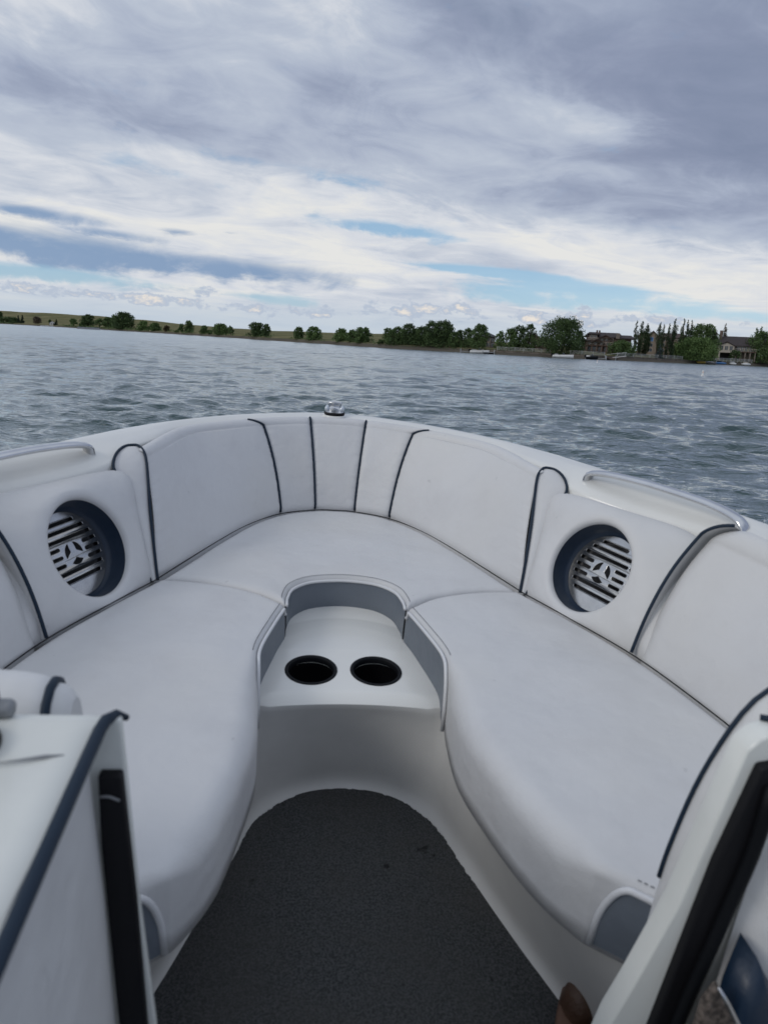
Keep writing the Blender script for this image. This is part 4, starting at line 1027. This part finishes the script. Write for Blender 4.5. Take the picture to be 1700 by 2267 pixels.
# ---- speaker panels
HC = Vector((.5965, 1.667, .12)); HRAD = .1205
Pn = Vector((.816, .365, -.448)).normalized()    # into the panel
ex = (Vector((.643, 1.419, 0))-Vector((.477, 1.79, 0))); ex = (ex-Pn*ex.dot(Pn)).normalized(); ey = ex.cross(Pn); ey = ey if ey.z > 0 else -ey
def speaker(sg):
    mir = lambda P: Vector((P.x*sg, P.y, P.z))
    n = 96
    # outline (clockwise around the hole) in 3-D
    ctrl = [(.484, 1.780, -.02), (.562, 1.614, -.02), (.646, 1.427, -.02), (.668, 1.395, .02), (.725, 1.455, .12), (.800, 1.53, .215), (.795, 1.60, .248), (.70, 1.735, .252), (.612, 1.868, .252), (.570, 1.903, .243), (.548, 1.897, .212), (.531, 1.861, .15), (.505, 1.813, .07)]
    out = cat(ctrl, 260, closed=True)[:-1]
    def ang(p): d = p-HC; return math.atan2(d.dot(ey), d.dot(ex)) % (2*math.pi)
    outp = sorted([(ang(p), p) for p in out], key=lambda q: q[0])
    def at_ang(t):
        t %= 2*math.pi
        for (a, p), (b, q) in zip(outp, outp[1:]+[(outp[0][0]+2*math.pi, outp[0][1])]):
            if a <= t <= b: return p.lerp(q, (t-a)/max(1e-9, b-a))
        return outp[0][1] if t < outp[0][0] else outp[-1][1]
    tt = [2*math.pi*i/n for i in range(n)]
    C = lambda r, dpt, t: HC+ex*r*math.cos(t)+ey*r*math.sin(t)+Pn*dpt
    O = [at_ang(t) for t in tt]
    rows = [[C(HRAD-.004, .014, t) for t in tt], [C(HRAD-.0035, .008, t) for t in tt], [C(HRAD, .002, t) for t in tt], [C(HRAD+.006, -.001, t) for t in tt], [C(HRAD+.014, -.0015, t) for t in tt]]
    lastc = rows[-1]
    for f in (.2, .4, .6, .78):
        rows.append([a.lerp(o, f)-Pn*.006*math.sin(math.pi*f) for a, o in zip(lastc, O)])
    for f, back in ((.90, .001), (.955, .005), (.985, .012), (1.0, .022), (1.0, .06)):
        rows.append([a.lerp(o, f)+Pn*(back-.002) for a, o in zip(lastc, O)])
    rows = [[mir(p) for p in r] for r in rows]
    pan = MB().grid(rows, closed=True, flip=sg < 0).build('speaker_panel', M_vinyl, BOAT)
    # navy recess
    prof = [(HRAD-.001, .004), (HRAD-.0005, .010), (HRAD-.004, .030), (HRAD-.008, .052), (HRAD-.012, .060), (HRAD-.016, .062), (HRAD-.018, .066), (HRAD-.022, .074)]
    rec = MB().grid([[mir(C(r, d, t)) for t in tt] for r, d in prof], closed=True).build('speaker_recess', M_navyv, pan)
    # grille: flat plate with slots, cut by filling a 2-D curve with holes
    cu_ = bpy.data.curves.new('grille', 'CURVE'); cu_.dimensions = '2D'; cu_.fill_mode = 'BOTH'; cu_.extrude = .0012; cu_.bevel_depth = .0009; cu_.bevel_resolution = 2
    def spl(P):
        s_ = cu_.splines.new('POLY'); s_.points.add(len(P)-1); s_.use_cyclic_u = True
        for i, (x, y) in enumerate(P): s_.points[i].co = (x, y, 0, 1)
    RG = HRAD-.019
    spl([(RG*math.cos(t), RG*math.sin(t)) for t in [2*math.pi*i/90 for i in range(90)]])
    def slot(x0, x1, y, hh=.0052):
        P = [(x1+hh*math.cos(a), y+hh*math.sin(a)) for a in [math.pi*(-.5+i/8) for i in range(9)]]+[(x0+hh*math.cos(a), y+hh*math.sin(a)) for a in [math.pi*(.5+i/8) for i in range(9)]]
        spl(P)
    pitch = .0194
    for kx, yy in enumerate([.0775, .0775-pitch, .0775-2*pitch]):
        hw = math.sqrt((RG-.012)**2-yy**2)-.006
        if kx == 2:
            slot(-hw+.014, hw, yy); slot(-hw, -hw+.0015, yy)
        else: slot(-hw, hw, yy)
    y3 = .0775-3*pitch
    for j in range(3):
        yy = y3-j*pitch; hw = math.sqrt((RG-.012)**2-yy**2)-.006
        slot(-hw, -hw+.0015, yy); slot(-hw+.014, -.0405, yy); slot(.0405, hw, yy)
    for j in (0, 1):
        yy = y3-3*pitch-j*pitch; hw = math.sqrt((RG-.012)**2-yy**2)-.006; slot(-hw, hw-.004*j, yy)
    # three-blade propeller emblem: three lens openings between Y spokes
    ec = (0, y3-pitch); Re = .0285
    for kx in range(3):
        a0 = math.radians(90+120*kx+9 if sg > 0 else 90+120*kx+9); P = []
        for i in range(13):
            a = a0+math.radians(8)+math.radians(92)*i/12; P.append((ec[0]+Re*math.cos(a), ec[1]+Re*math.sin(a)))
        for i in range(1, 12):
            f = i/12; a = a0+math.radians(100)-math.radians(92)*f; rr_ = Re-.0185*math.sin(math.pi*f)**.7; P.append((ec[0]+rr_*math.cos(a), ec[1]+rr_*math.sin(a)))
        spl(P)
    for x, y in ((-.083, .036), (.083, .036), (-.079, -.045), (.079, -.045)):
        spl([(x+.0022*math.cos(t), y+.0022*math.sin(t)) for t in [2*math.pi*i/10 for i in range(10)]])
    tmp = bpy.data.objects.new('tmp', cu_); COL.objects.link(tmp); dg = bpy.context.evaluated_depsgraph_get(); me = bpy.data.meshes.new_from_object(tmp.evaluated_get(dg))
    bpy.data.objects.remove(tmp)
    # crown the plate a little and map it to the recess
    XX = ex*(-1 if sg > 0 else -1)
    for v in me.vertices:
        x, y, z = v.co; rr_ = math.hypot(x, y); P = HC+ex*(-x)*(1)+ey*y+Pn*(.064-.007*(1-(rr_/RG)**2)-z)
        v.co = mir(P)
    if sg > 0: me.flip_normals()
    for p in me.polygons: p.use_smooth = True
    me.name = 'speaker_grille'; me.materials.clear(); me.materials.append(M_alu)
    g = bpy.data.objects.new('speaker_grille', me); COL.objects.link(g); g.parent = pan; autosmooth(g, 30)
    # driver behind it
    prof = [(.098, .074), (.090, .076), (.084, .071), (.078, .076), (.055, .096), (.032, .106)]
    MB().grid([[mir(C(r, d, t)) for t in tt] for r, d in prof], closed=True).build('speaker_cone', M_cone, pan)
    prof = [(.034, .104), (.028, .088), (.020, .082), (.010, .079), (.0005, .078)]
    MB().grid([[mir(C(r, d, t)) for t in tt] for r, d in prof], closed=True).build('tweeter', M_conel, pan)
for sg in (1, -1): speaker(sg)

# ---- aft side backrests
ABASE = [(.640, 1.425), (.672, 1.33), (.705, 1.18), (.733, 1.0), (.757, .80), (.775, .60), (.78, .45)]
ATOP = [(.800, 1.50), (.830, 1.38), (.872, 1.20), (.905, 1.0), (.925, .80), (.940, .60), (.945, .45)]
def open_sta(tab, s):
    P = [Vector((*p, 0)) for p in tab]; i = min(max(int(s), 0), len(P)-2); t = s-i
    g = lambda j: P[j] if 0 <= j < len(P) else (2*P[0]-P[1] if j < 0 else 2*P[-1]-P[-2]); p0, p1, p2, p3 = g(i-1), g(i), g(i+1), g(i+2)
    return .5*((2*p1)+(p2-p0)*t+(2*p0-5*p1+4*p2-p3)*t*t+(3*p1-p0-3*p2+p3)*t**3)
AZ = .305
def asurf(s, t):
    B = open_sta(ABASE, s); Tp = open_sta(ATOP, s); out = (Tp-B); out.z = 0; out = Vector((1, .25, 0)).normalized(); r = .04
    if t <= 1:
        P = B.lerp(Tp-out*r*.6, max(t, 0)) ; P -= out*.018*math.sin(math.pi*max(t, 0)); P.z = (AZ-r)*t; return P
    a = (t-1)*math.pi/2; P = Tp-out*r*.6+out*r*(1-math.cos(a)); P.z = AZ-r+r*math.sin(a); return P
for sg in (1, -1):
    def s0(t): # front seam: leans forward low, curls aft over the top
        return .0+.42*max(0, min(t, 1)-.62)**2*4*.35+(.55*(t-1)**1.2 if t > 1 else 0)
    rows = []
    for t in TT:
        r = []
        for i in range(40):
            q = i/39; s = s0(t)+(6-s0(t))*q; P = asurf(s, t); d = q*1.0
            r.append(P+Vector((-.8, -.3, .3))*(.016*math.sqrt(1-(1-min(1, d/.06))**2)-.016)*1.0)
        rows.append([Vector((p.x*sg, p.y, p.z)) for p in r])
    ab = MB().grid(rows, flip=sg < 0).build('aft_backrest', M_vinyl, BOAT)
    P = [asurf(s0(t), t)+Vector((-.012, .006, .006)) for t in [i/30*1.9 for i in range(31)]]
    MB().tube([Vector((p.x*sg, p.y, p.z)) for p in P], .0040, 8).build('piping', M_navy, ab)
    # front closing face
    P2 = [p+Vector((.05, .03, -.03)) for p in P]
    MB().grid([[Vector((p.x*sg, p.y, p.z)) for p in P], [Vector((p.x*sg, p.y, p.z)) for p in P2]]).build('bolster_edge', M_vinyl, ab)

# ---- gunwale deck and hull
inn = [(0, 2.592, .284), (.10, 2.584, .284), (.250, 2.512, .284), (.380, 2.406, .284), (.492, 2.270, .284), (.530, 2.125, .284), (.580, 1.995, .282), (.612, 1.885, .262), (.72, 1.745, .246), (.80, 1.635, .246), (.845, 1.53, .262), (.868, 1.42, .288), (.91, 1.20, .295), (.945, 1.0, .297), (.965, .8, .297), (.98, .5, .297), (.99, 0, .297)]
outp_ = [(0, 2.668, .284), (.11, 2.652, .284), (.262, 2.578, .284), (.392, 2.478, .286), (.520, 2.335, .288), (.625, 2.175, .290), (.695, 2.045, .290), (.745, 1.945, .290), (.815, 1.805, .290), (.872, 1.68, .290), (.912, 1.575, .290), (.945, 1.465, .290), (1.0, 1.23, .290), (1.035, 1.0, .290), (1.055, .8, .290), (1.07, .5, .290), (1.08, 0, .290)]
inn_f = cat([Vector((-a, b, c)) for a, b, c in inn[:0:-1]]+[Vector(p) for p in inn], 320)
# sample both curves at matching parameters
def sampm(tab, n=12):
    P = [Vector((-a, b, c)) for a, b, c in tab[:0:-1]]+[Vector(p) for p in tab]; out = []
    for i in range(len(P)-1):
        p0 = P[i-1] if i else 2*P[0]-P[1]; p1, p2 = P[i], P[i+1]; p3 = P[i+2] if i+2 < len(P) else 2*p2-p1
        for j in range(n):
            t = j/n; out.append(.5*((2*p1)+(p2-p0)*t+(2*p0-5*p1+4*p2-p3)*t*t+(3*p1-p0-3*p2+p3)*t**3))
    out.append(P[-1]); return out
I_ = sampm(inn); O_ = sampm(outp_); rows = []
def outd(i):
    a = O_[max(0, i-1)]; b = O_[min(len(O_)-1, i+1)]; t = (b-a).normalized(); n = Vector((-t.y, t.x, 0)); return n if n.dot(O_[i]-Vector((0, 0, .29))) > 0 else -n
Z3 = Vector((0, 0, 1))
rows.append([p-Z3*.09 for p in I_]); rows.append([p-Z3*.02 for p in I_])
for f, dz_ in ((0, -.006), (.06, 0), (.3, .004), (.6, .008), (.85, .010)): rows.append([a.lerp(b, f)+Z3*dz_ for a, b in zip(I_, O_)])
for a in (0, 30, 60, 90): rows.append([O_[i]+outd(i)*.012*math.sin(R(a))+Z3*(-.004+.012*math.cos(R(a))) for i in range(len(O_))])
rows.append([O_[i]+outd(i)*.012-Z3*.05 for i in range(len(O_))])
gun = MB().grid(rows).build('gunwale', M_gel, BOAT)
rows = [[O_[i]+outd(i)*.014-Z3*.045 for i in range(len(O_))]]
for d, f in ((.12, .985), (.3, .95), (.6, .88), (1.0, .80), (1.6, .70), (2.2, .55)):
    rows.append([Vector((p.x*f, .2+(p.y-.2)*(1-(1-f)*.9), p.z-d)) for p in rows[0]])
hull = MB().grid(rows).build('hull', M_gel, BOAT)
rub = MB().tube([O_[i]+outd(i)*.018-Z3*.055 for i in range(0, len(O_), 2)], .016, 8).build('rub_rail', M_blackp, hull)

# ---- grab rails
for sg in (1, -1):
    pts = [(.664, 1.922, .272), (.665, 1.920, .288), (.671, 1.908, .301), (.70, 1.865, .310), (.755, 1.775, .315), (.805, 1.685, .315), (.845, 1.60, .313), (.868, 1.535, .305), (.877, 1.508, .292), (.879, 1.500, .272)]
    P = cat([Vector((x*sg, y, z)) for x, y, z in pts], 60)
    rail = MB().tube(P, [.0085]*60, 18, ry=.0185, upv=(.86*sg, .5, 0)).build('grab_rail', M_chrome, BOAT)

# ---- bow navigation light
bl = Vector((-.012, 2.628, .294))
base = MB().grid([[bl+Vector((r*math.cos(t), r*.9*math.sin(t), h_)) for t in [2*math.pi*i/32 for i in range(32)]] for r, h_ in ((.042, -.016), (.042, -.004), (.038, 0), (.0005, 0))], closed=True).build('light_base', M_gel, BOAT)
gk = MB().grid([[bl+Vector((r*math.cos(t), r*.9*math.sin(t), h_)) for t in [2*math.pi*i/32 for i in range(32)]] for r, h_ in ((.034, .0), (.037, .004), (.037, .009), (.033, .011), (.0005, .011))], closed=True).build('gasket', M_black, base)
rows = []
for v in [i/14 for i in range(15)]:
    z = .011+.036*v; wx = .033*(1-.42*math.sin(math.pi*min(1, v*1.02))**1.3)*(1.0 if v < .8 else math.sqrt(max(.02, 1-((v-.8)/.2)**2))*.98)
    wy = .030*(1-.35*v); r = []
    for i in range(28):
        t = 2*math.pi*i/28; x = wx*math.cos(t); y = wy*math.sin(t)
        if y < 0: y *= 1-.75*math.sin(math.pi*v)     # scooped face towards the cockpit
        r.append(bl+Vector((x, y+.008*v, z)))
    rows.append(r)
cap = MB().grid(rows, closed=True); cap.F.append(tuple(range(len(cap.V)-28, len(cap.V)))); bo = cap.build('light_housing', M_chrome, base)
for sg in (1, -1):
    MB().tube([bl+Vector((sg*.024, .0, .014)), bl+Vector((sg*.027, .0, .024)), bl+Vector((sg*.025, .002, .034))], [.010, .009, .004], 12).build('lens', mat('lens_clear', (.55, .6, .66), .08, .3), base)

# ---- walkthrough posts, dash and bolsters
def slab(name, poly, y0, y1, m, par=BOAT, bev=.006):
    """polygon in x,z extruded along y"""
    n = len(poly); V = [(x, y0, z) for x, z in poly]+[(x, y1, z) for x, z in poly]
    o = mesh(name, V, [tuple(range(n)), tuple(range(2*n-1, n-1, -1))]+[(i, n+i, n+(i+1) % n, (i+1) % n) for i in range(n)], m, par, True)
    bmx = bmesh.new(); bmx.from_mesh(o.data); bmesh.ops.recalc_face_normals(bmx, faces=bmx.faces)
    bmesh.ops.bevel(bmx, geom=[e for e in bmx.edges if e.calc_face_angle(0) > R(35)], offset=bev, segments=3, affect='EDGES', profile=.5); bmx.to_mesh(o.data); bmx.free(); autosmooth(o, 50); return o
# port
pp = slab('port_post', [(-.315, .357), (-.284, .358), (-.272, .162), (-.257, -.008), (-.235, -.40), (-.36, -.40), (-.36, .30)], .600, .610, M_dash, bev=.003)
slab('seal_strip', [(-.303, .306), (-.2825, .306), (-.2725, .16), (-.2640, -.008), (-.246, -.37), (-.273, -.37), (-.291, -.006), (-.3025, .227)], .589, .603, M_black, pp, .003)
MB().tube(cat([(-.3015, .588, .285), (-.293, .586, .287), (-.284, .588, .281)], 8), .0012, 6).build('seal_crease', M_greyp, pp)
# seat-end bolsters on the forward side of both posts
def end_bolster(sg, outl, y0, y1):
    """outl: x,z outline of the inner rounded end (top outboard -> down the inner edge)"""
    C_ = cat([Vector((x, 0, z)) for x, z in outl], 46); rows = []
    D_ = []
    for i, p in enumerate(C_):
        a = C_[max(0, i-1)]; b = C_[min(45, i+1)]; t = (b-a).normalized(); D_.append(Vector((-t.z, 0, t.x)) if Vector((-t.z, 0, t.x)).dot(Vector((0, 0, -.3))-p) > 0 or True else t)
    cen = Vector((outl[0][0], 0, .0))
    prof = [(0, .022), (.06, .010), (.16, .003), (.32, 0), (.55, 0), (.74, .003), (.88, .010), (1.0, .026)]
    for f, ins in prof:
        rows.append([p+(cen-p).normalized()*ins+Vector((0, y0+(y1-y0)*f, 0)) for p in C_])
    o = MB().grid(rows).build('end_bolster', M_vinylw, BOAT)
    for f, col_r in ((0, rows[0]), (1, rows[-1])):
        pts = col_r+[Vector((outl[0][0], col_r[0].y, outl[-1][1]))]
        mesh('bolster_face', pts, [tuple(range(len(pts)))], M_vinylw, o, False)
    return o, C_, rows
# starboard
o, C_, rows = end_bolster(1, [(.60, .385), (.47, .380), (.400, .365), (.372, .340), (.350, .295), (.331, .235), (.318, .165), (.311, .10), (.305, -.05), (.30, -.36)], .628, .690)
MB().tube([p+Vector((-.0015, 0, .001)) for p in rows[5] if p.z > .10], .0030, 8).build('piping', M_navy, o)
# port: a roll running outboard, its round end piped
prof = cat([(0, .655, -.30), (0, .656, .10), (0, .657, .27), (0, .663, .318), (0, .680, .338), (0, .702, .345), (0, .726, .337), (0, .742, .312), (0, .749, .25), (0, .750, .10), (0, .750, -.30)], 70)
cen = Vector((0, .702, .20)); rows = []
for x, ins in ((-.80, 0), (-.60, 0), (-.50, .0), (-.44, .001), (-.41, .003), (-.392, .006), (-.380, .010), (-.376, .014), (-.368, .016), (-.360, .022), (-.354, .032)):
    rows.append([Vector((x, p.y+(cen.y-p.y)*ins/.05*.6, p.z-(ins*.9 if p.z > .25 else 0)+(.012 if x < -.5 else 0)*(1 if p.z > .2 else 0))) for p in prof])
o = MB().grid(rows).build('end_bolster', M_vinylw, BOAT)
mesh('bolster_face', rows[-1], [tuple(range(len(rows[-1])))], M_vinylw, o, False)
MB().tube([p+Vector((.001, 0, .001)) for p in rows[7]], .0050, 8).build('piping', M_navy, o)
# starboard post
sp = slab('starboard_post', [(.66, .352), (.352, .350), (.338, .344), (.326, .330), (.310, .235), (.293, .133), (.262, .02), (.246, -.032), (.215, -.20), (.205, -.40), (.50, -.40), (.66, .10)], .600, .630, M_dash, bev=.0035)
slab('seal_strip', [(.338, .318), (.360, .322), (.372, .300), (.3665, .265), (.343, .147), (.328, -.036), (.300, -.36), (.255, -.36), (.289, -.034), (.316, .20)], .588, .603, M_black, sp, .003)
MB().tube(cat([(.351, .583, .300), (.348, .583, .22), (.330, .583, .10), (.309, .583, -.05), (.285, .583, -.30)], 24), .0075, 8).build('seal_bead', M_blackp, sp)
MB().tube(cat([(.352, .628, .352), (.375, .615, .357), (.42, .61, .359)], 10), .0035, 6).build('piping', M_navy, sp)
# side bolsters running aft from each post
def side_bolster(sg, x0, y0, y1, z0, z1, par=BOAT, cutx=0.0):
    rows = []
    for f in [i/22 for i in range(23)]:
        z = z0+(z1-z0)*f; b = math.sin(math.pi*min(1, max(0, f)))**.5; r = []
        for g_ in [i/30 for i in range(31)]:
            y = y0+(y1-y0)*g_; e = min(1, g_/.10); rr = 1-math.sqrt(max(0, 1-(1-e)**2)); t = (1-f)**2.2
            x = x0+sg*(.0)-(.018*b)*sg+.022*rr*sg + cutx*sg*t
            r.append(Vector((x, y, z)))
        rows.append(r)
    return MB().grid(rows, flip=sg < 0).build('side_bolster', M_vinylw, par)
# port dash top with its rounded lip, navy welt and bolster below
dr = []
for x in (-.80, -.60, -.45, -.36, -.325, -.308, -.302, -.301):
    r = []
    for y, z in ((.612, .300), (.614, .345), (.610, .356), (.602, .361), (.590, .361), (.578, .358), (.50, .356), (.40, .355), (.25, .354), (.10, .352), (-.2, .35)):
        e = .002*max(0, (x+.325)/.02) if x > -.325 else 0
        r.append(Vector((x, y, z-(.002 if x > -.303 else 0)+(.003 if -.33 < x < -.304 and y < .58 else 0))))
    dr.append(r)
dr.append([p+Vector((.001, 0, -.02)) for p in dr[-1]])
dash = MB().grid(dr, flip=True).build('dashboard', M_dash, BOAT)
P = cat([(-.282, .616, .350), (-.287, .612, .3565), (-.2925, .604, .3595), (-.2965, .592, .3600), (-.2975, .57, .359), (-.2975, .50, .358), (-.297, .40, .357), (-.296, .25, .356), (-.296, .0, .354), (-.296, -.2, .352)], 60)
MB().tube(P, [.003, .0045]+[.0058]*58, 12).build('piping', M_navy, dash)
rows = []
for f, dx_, dz_ in ((0, .010, .356), (0, .0135, .350), (0, .0125, .334), (0, .0105, .315), (0, .0135, .27), (0, .0190, .18), (0, .0235, .06), (0, .030, -.10), (0, .040, -.36)):
    r = []
    for g_ in [i/40 for i in range(41)]:
        y = .598-g_*.75; e = min(1, g_/.04); rr = 1-math.sqrt(max(0, 1-(1-e)**2)); r.append(Vector((-.317+dx_-.012*rr+.003*math.sin(g_*9), y, dz_)))
    rows.append(r)
MB().grid(rows, flip=True).build('side_bolster', M_vinylw, dash)
# grab slot line and windscreen bracket on the dash
MB().tube([(-.372, .533, .3595), (-.35, .536, .361), (-.33, .541, .3615), (-.316, .545, .360)], [.0006, .0012, .0016, .0006], 8).build('hinge_pin', M_greyp, dash)
br = MB().tube(cat([(-.399, .600, .356), (-.3985, .600, .38), (-.402, .600, .43), (-.420, .600, .47)], 12), .012, 10).build('windshield_bracket', M_blackp, dash)
MB().tube([(-.430, .600, .369), (-.378, .600, .3685), (-.3745, .600, .3685)], [.0085, .0085, .0065], 14).build('bracket_knob', M_greyp, br)
MB().grid([[Vector((-.395+r*math.cos(t), .555+r*math.sin(t)*1.3, .357+h_)) for t in [2*math.pi*i/24 for i in range(24)]] for r, h_ in ((.024, -.002), (.024, .005), (.019, .012), (.001, .013))], closed=True).build('bracket_foot', M_blackp, br)
# starboard bolster, with the navy storage pocket low down
rows = []
for z, x, y in [(.345, .372, .598), (.30, .378, .596), (.24, .374, .592), (.18, .366, .588), (.12, .357, .582), (.06, .348, .574), (.0, .338, .564), (-.06, .326, .552), (-.12, .314, .54), (-.2, .298, .53), (-.34, .28, .52)]:
    r = []
    for g_ in [i/24 for i in range(25)]:
        a = min(1, g_/.20)*math.pi/2
        r.append(Vector((x+.002+.022*(1-math.cos(a))+g_*.30, y+.012-.030*math.sin(a), z)))
    rows.append(r)
sb = MB().grid(rows).build('side_bolster', M_vinylw, BOAT)
pk = [(.3615, .563, .118), (.372, .560, .100), (.392, .556, .072), (.425, .552, .02), (.46, .55, -.06), (.50, .55, -.20), (.36, .520, -.20), (.345, .53, -.06), (.341, .545, .0), (.349, .556, .065)]
V = [Vector(p)+Vector((-.004, -.012, 0)) for p in pk]; c0 = sum(V, Vector())/len(V); V2 = [v.lerp(c0, .18)+Vector((0, -.012, 0)) for v in V]; n = len(V)
mesh('storage_pocket', V+V2+[v+Vector((0, .03, 0)) for v in V], [(i, (i+1) % n, n+(i+1) % n, n+i) for i in range(n)]+[tuple(range(n, 2*n))]+[(2*n+i, 2*n+(i+1) % n, (i+1) % n, i) for i in range(n)], M_navyv, sb)
M_mesh = mat('pocket_mesh', (.02, .016, .013), .7, noise=(160, .5), col2=(.16, .13, .11), bump=[(160, .004)])
slab('pocket_mesh', [(.313, .097), (.302, .073), (.300, .019), (.305, -.125), (.416, -.125), (.378, -.001), (.341, .050)], .535, .547, M_mesh, sb, .004)
MB().tube([(.294, .514, .122), (.308, .513, .101), (.325, .513, .073), (.345, .513, .037), (.375, .513, -.03)], [.0012, .0026, .0032, .0034, .0034], 10).build('pocket_trim', M_chrome, sb)

# ---- sandal dropped by the starboard seat base
sd = empty('sandal'); sd.matrix_world = BOAT.matrix_world @ Matrix.Translation((.334, .780, FLOOR_Z+.014)) @ Matrix.Rotation(R(-14), 4, 'Z') @ Matrix.Rotation(R(4), 4, 'Y')
tag(sd, 'brown leather sandal with a black strap lying by the starboard seat base', 'sandal')
M_leather = mat('brown_leather', (.10, .050, .028), .55, noise=(12, .35), bump=[(40, .004)]); M_foot = mat('tan_footbed', (.16, .085, .055), .7, noise=(15, .25))
rows = []
for u in [i/24 for i in range(25)]:
    y = -.13+.26*u; wd = .036*(math.sin(math.pi*min(1, max(0, .06+.88*u)))**.42)*(1.08-.16*math.cos(2*math.pi*(u-.1))); cx = .006*math.sin(u*4)
    rows.append([Vector((cx-wd, y, .0)), Vector((cx-wd*1.02, y, .014)), Vector((cx-wd*.9, y, .024)), Vector((cx, y, .021)), Vector((cx+wd*.9, y, .024)), Vector((cx+wd*1.02, y, .014)), Vector((cx+wd, y, .0))])
MB().grid(rows).build('sole', M_foot, sd)
rows = []
for u in [i/10 for i in range(11)]:
    rr_ = max(.03, math.sqrt(1-u**3.2)); rows.append([Vector((.031*rr_*math.sin(t), .092+.032*rr_*math.cos(t)*1.15, .008+.062*u)) for t in [2*math.pi*i/28 for i in range(28)]])
MB().grid(rows, closed=True).build('heel_cup', M_leather, sd)
MB().tube(cat([(-.040, .02, .012), (-.038, .015, .045), (0, .01, .064), (.038, .015, .045), (.040, .02, .012)], 20), .011, 8, ry=.003).build('strap', M_black, sd)
MB().tube(cat([(-.042, -.06, .012), (-.036, -.06, .040), (0, -.062, .052), (.036, -.06, .040), (.042, -.06, .012)], 20), .016, 8, ry=.003).build('toe_strap', M_leather, sd)
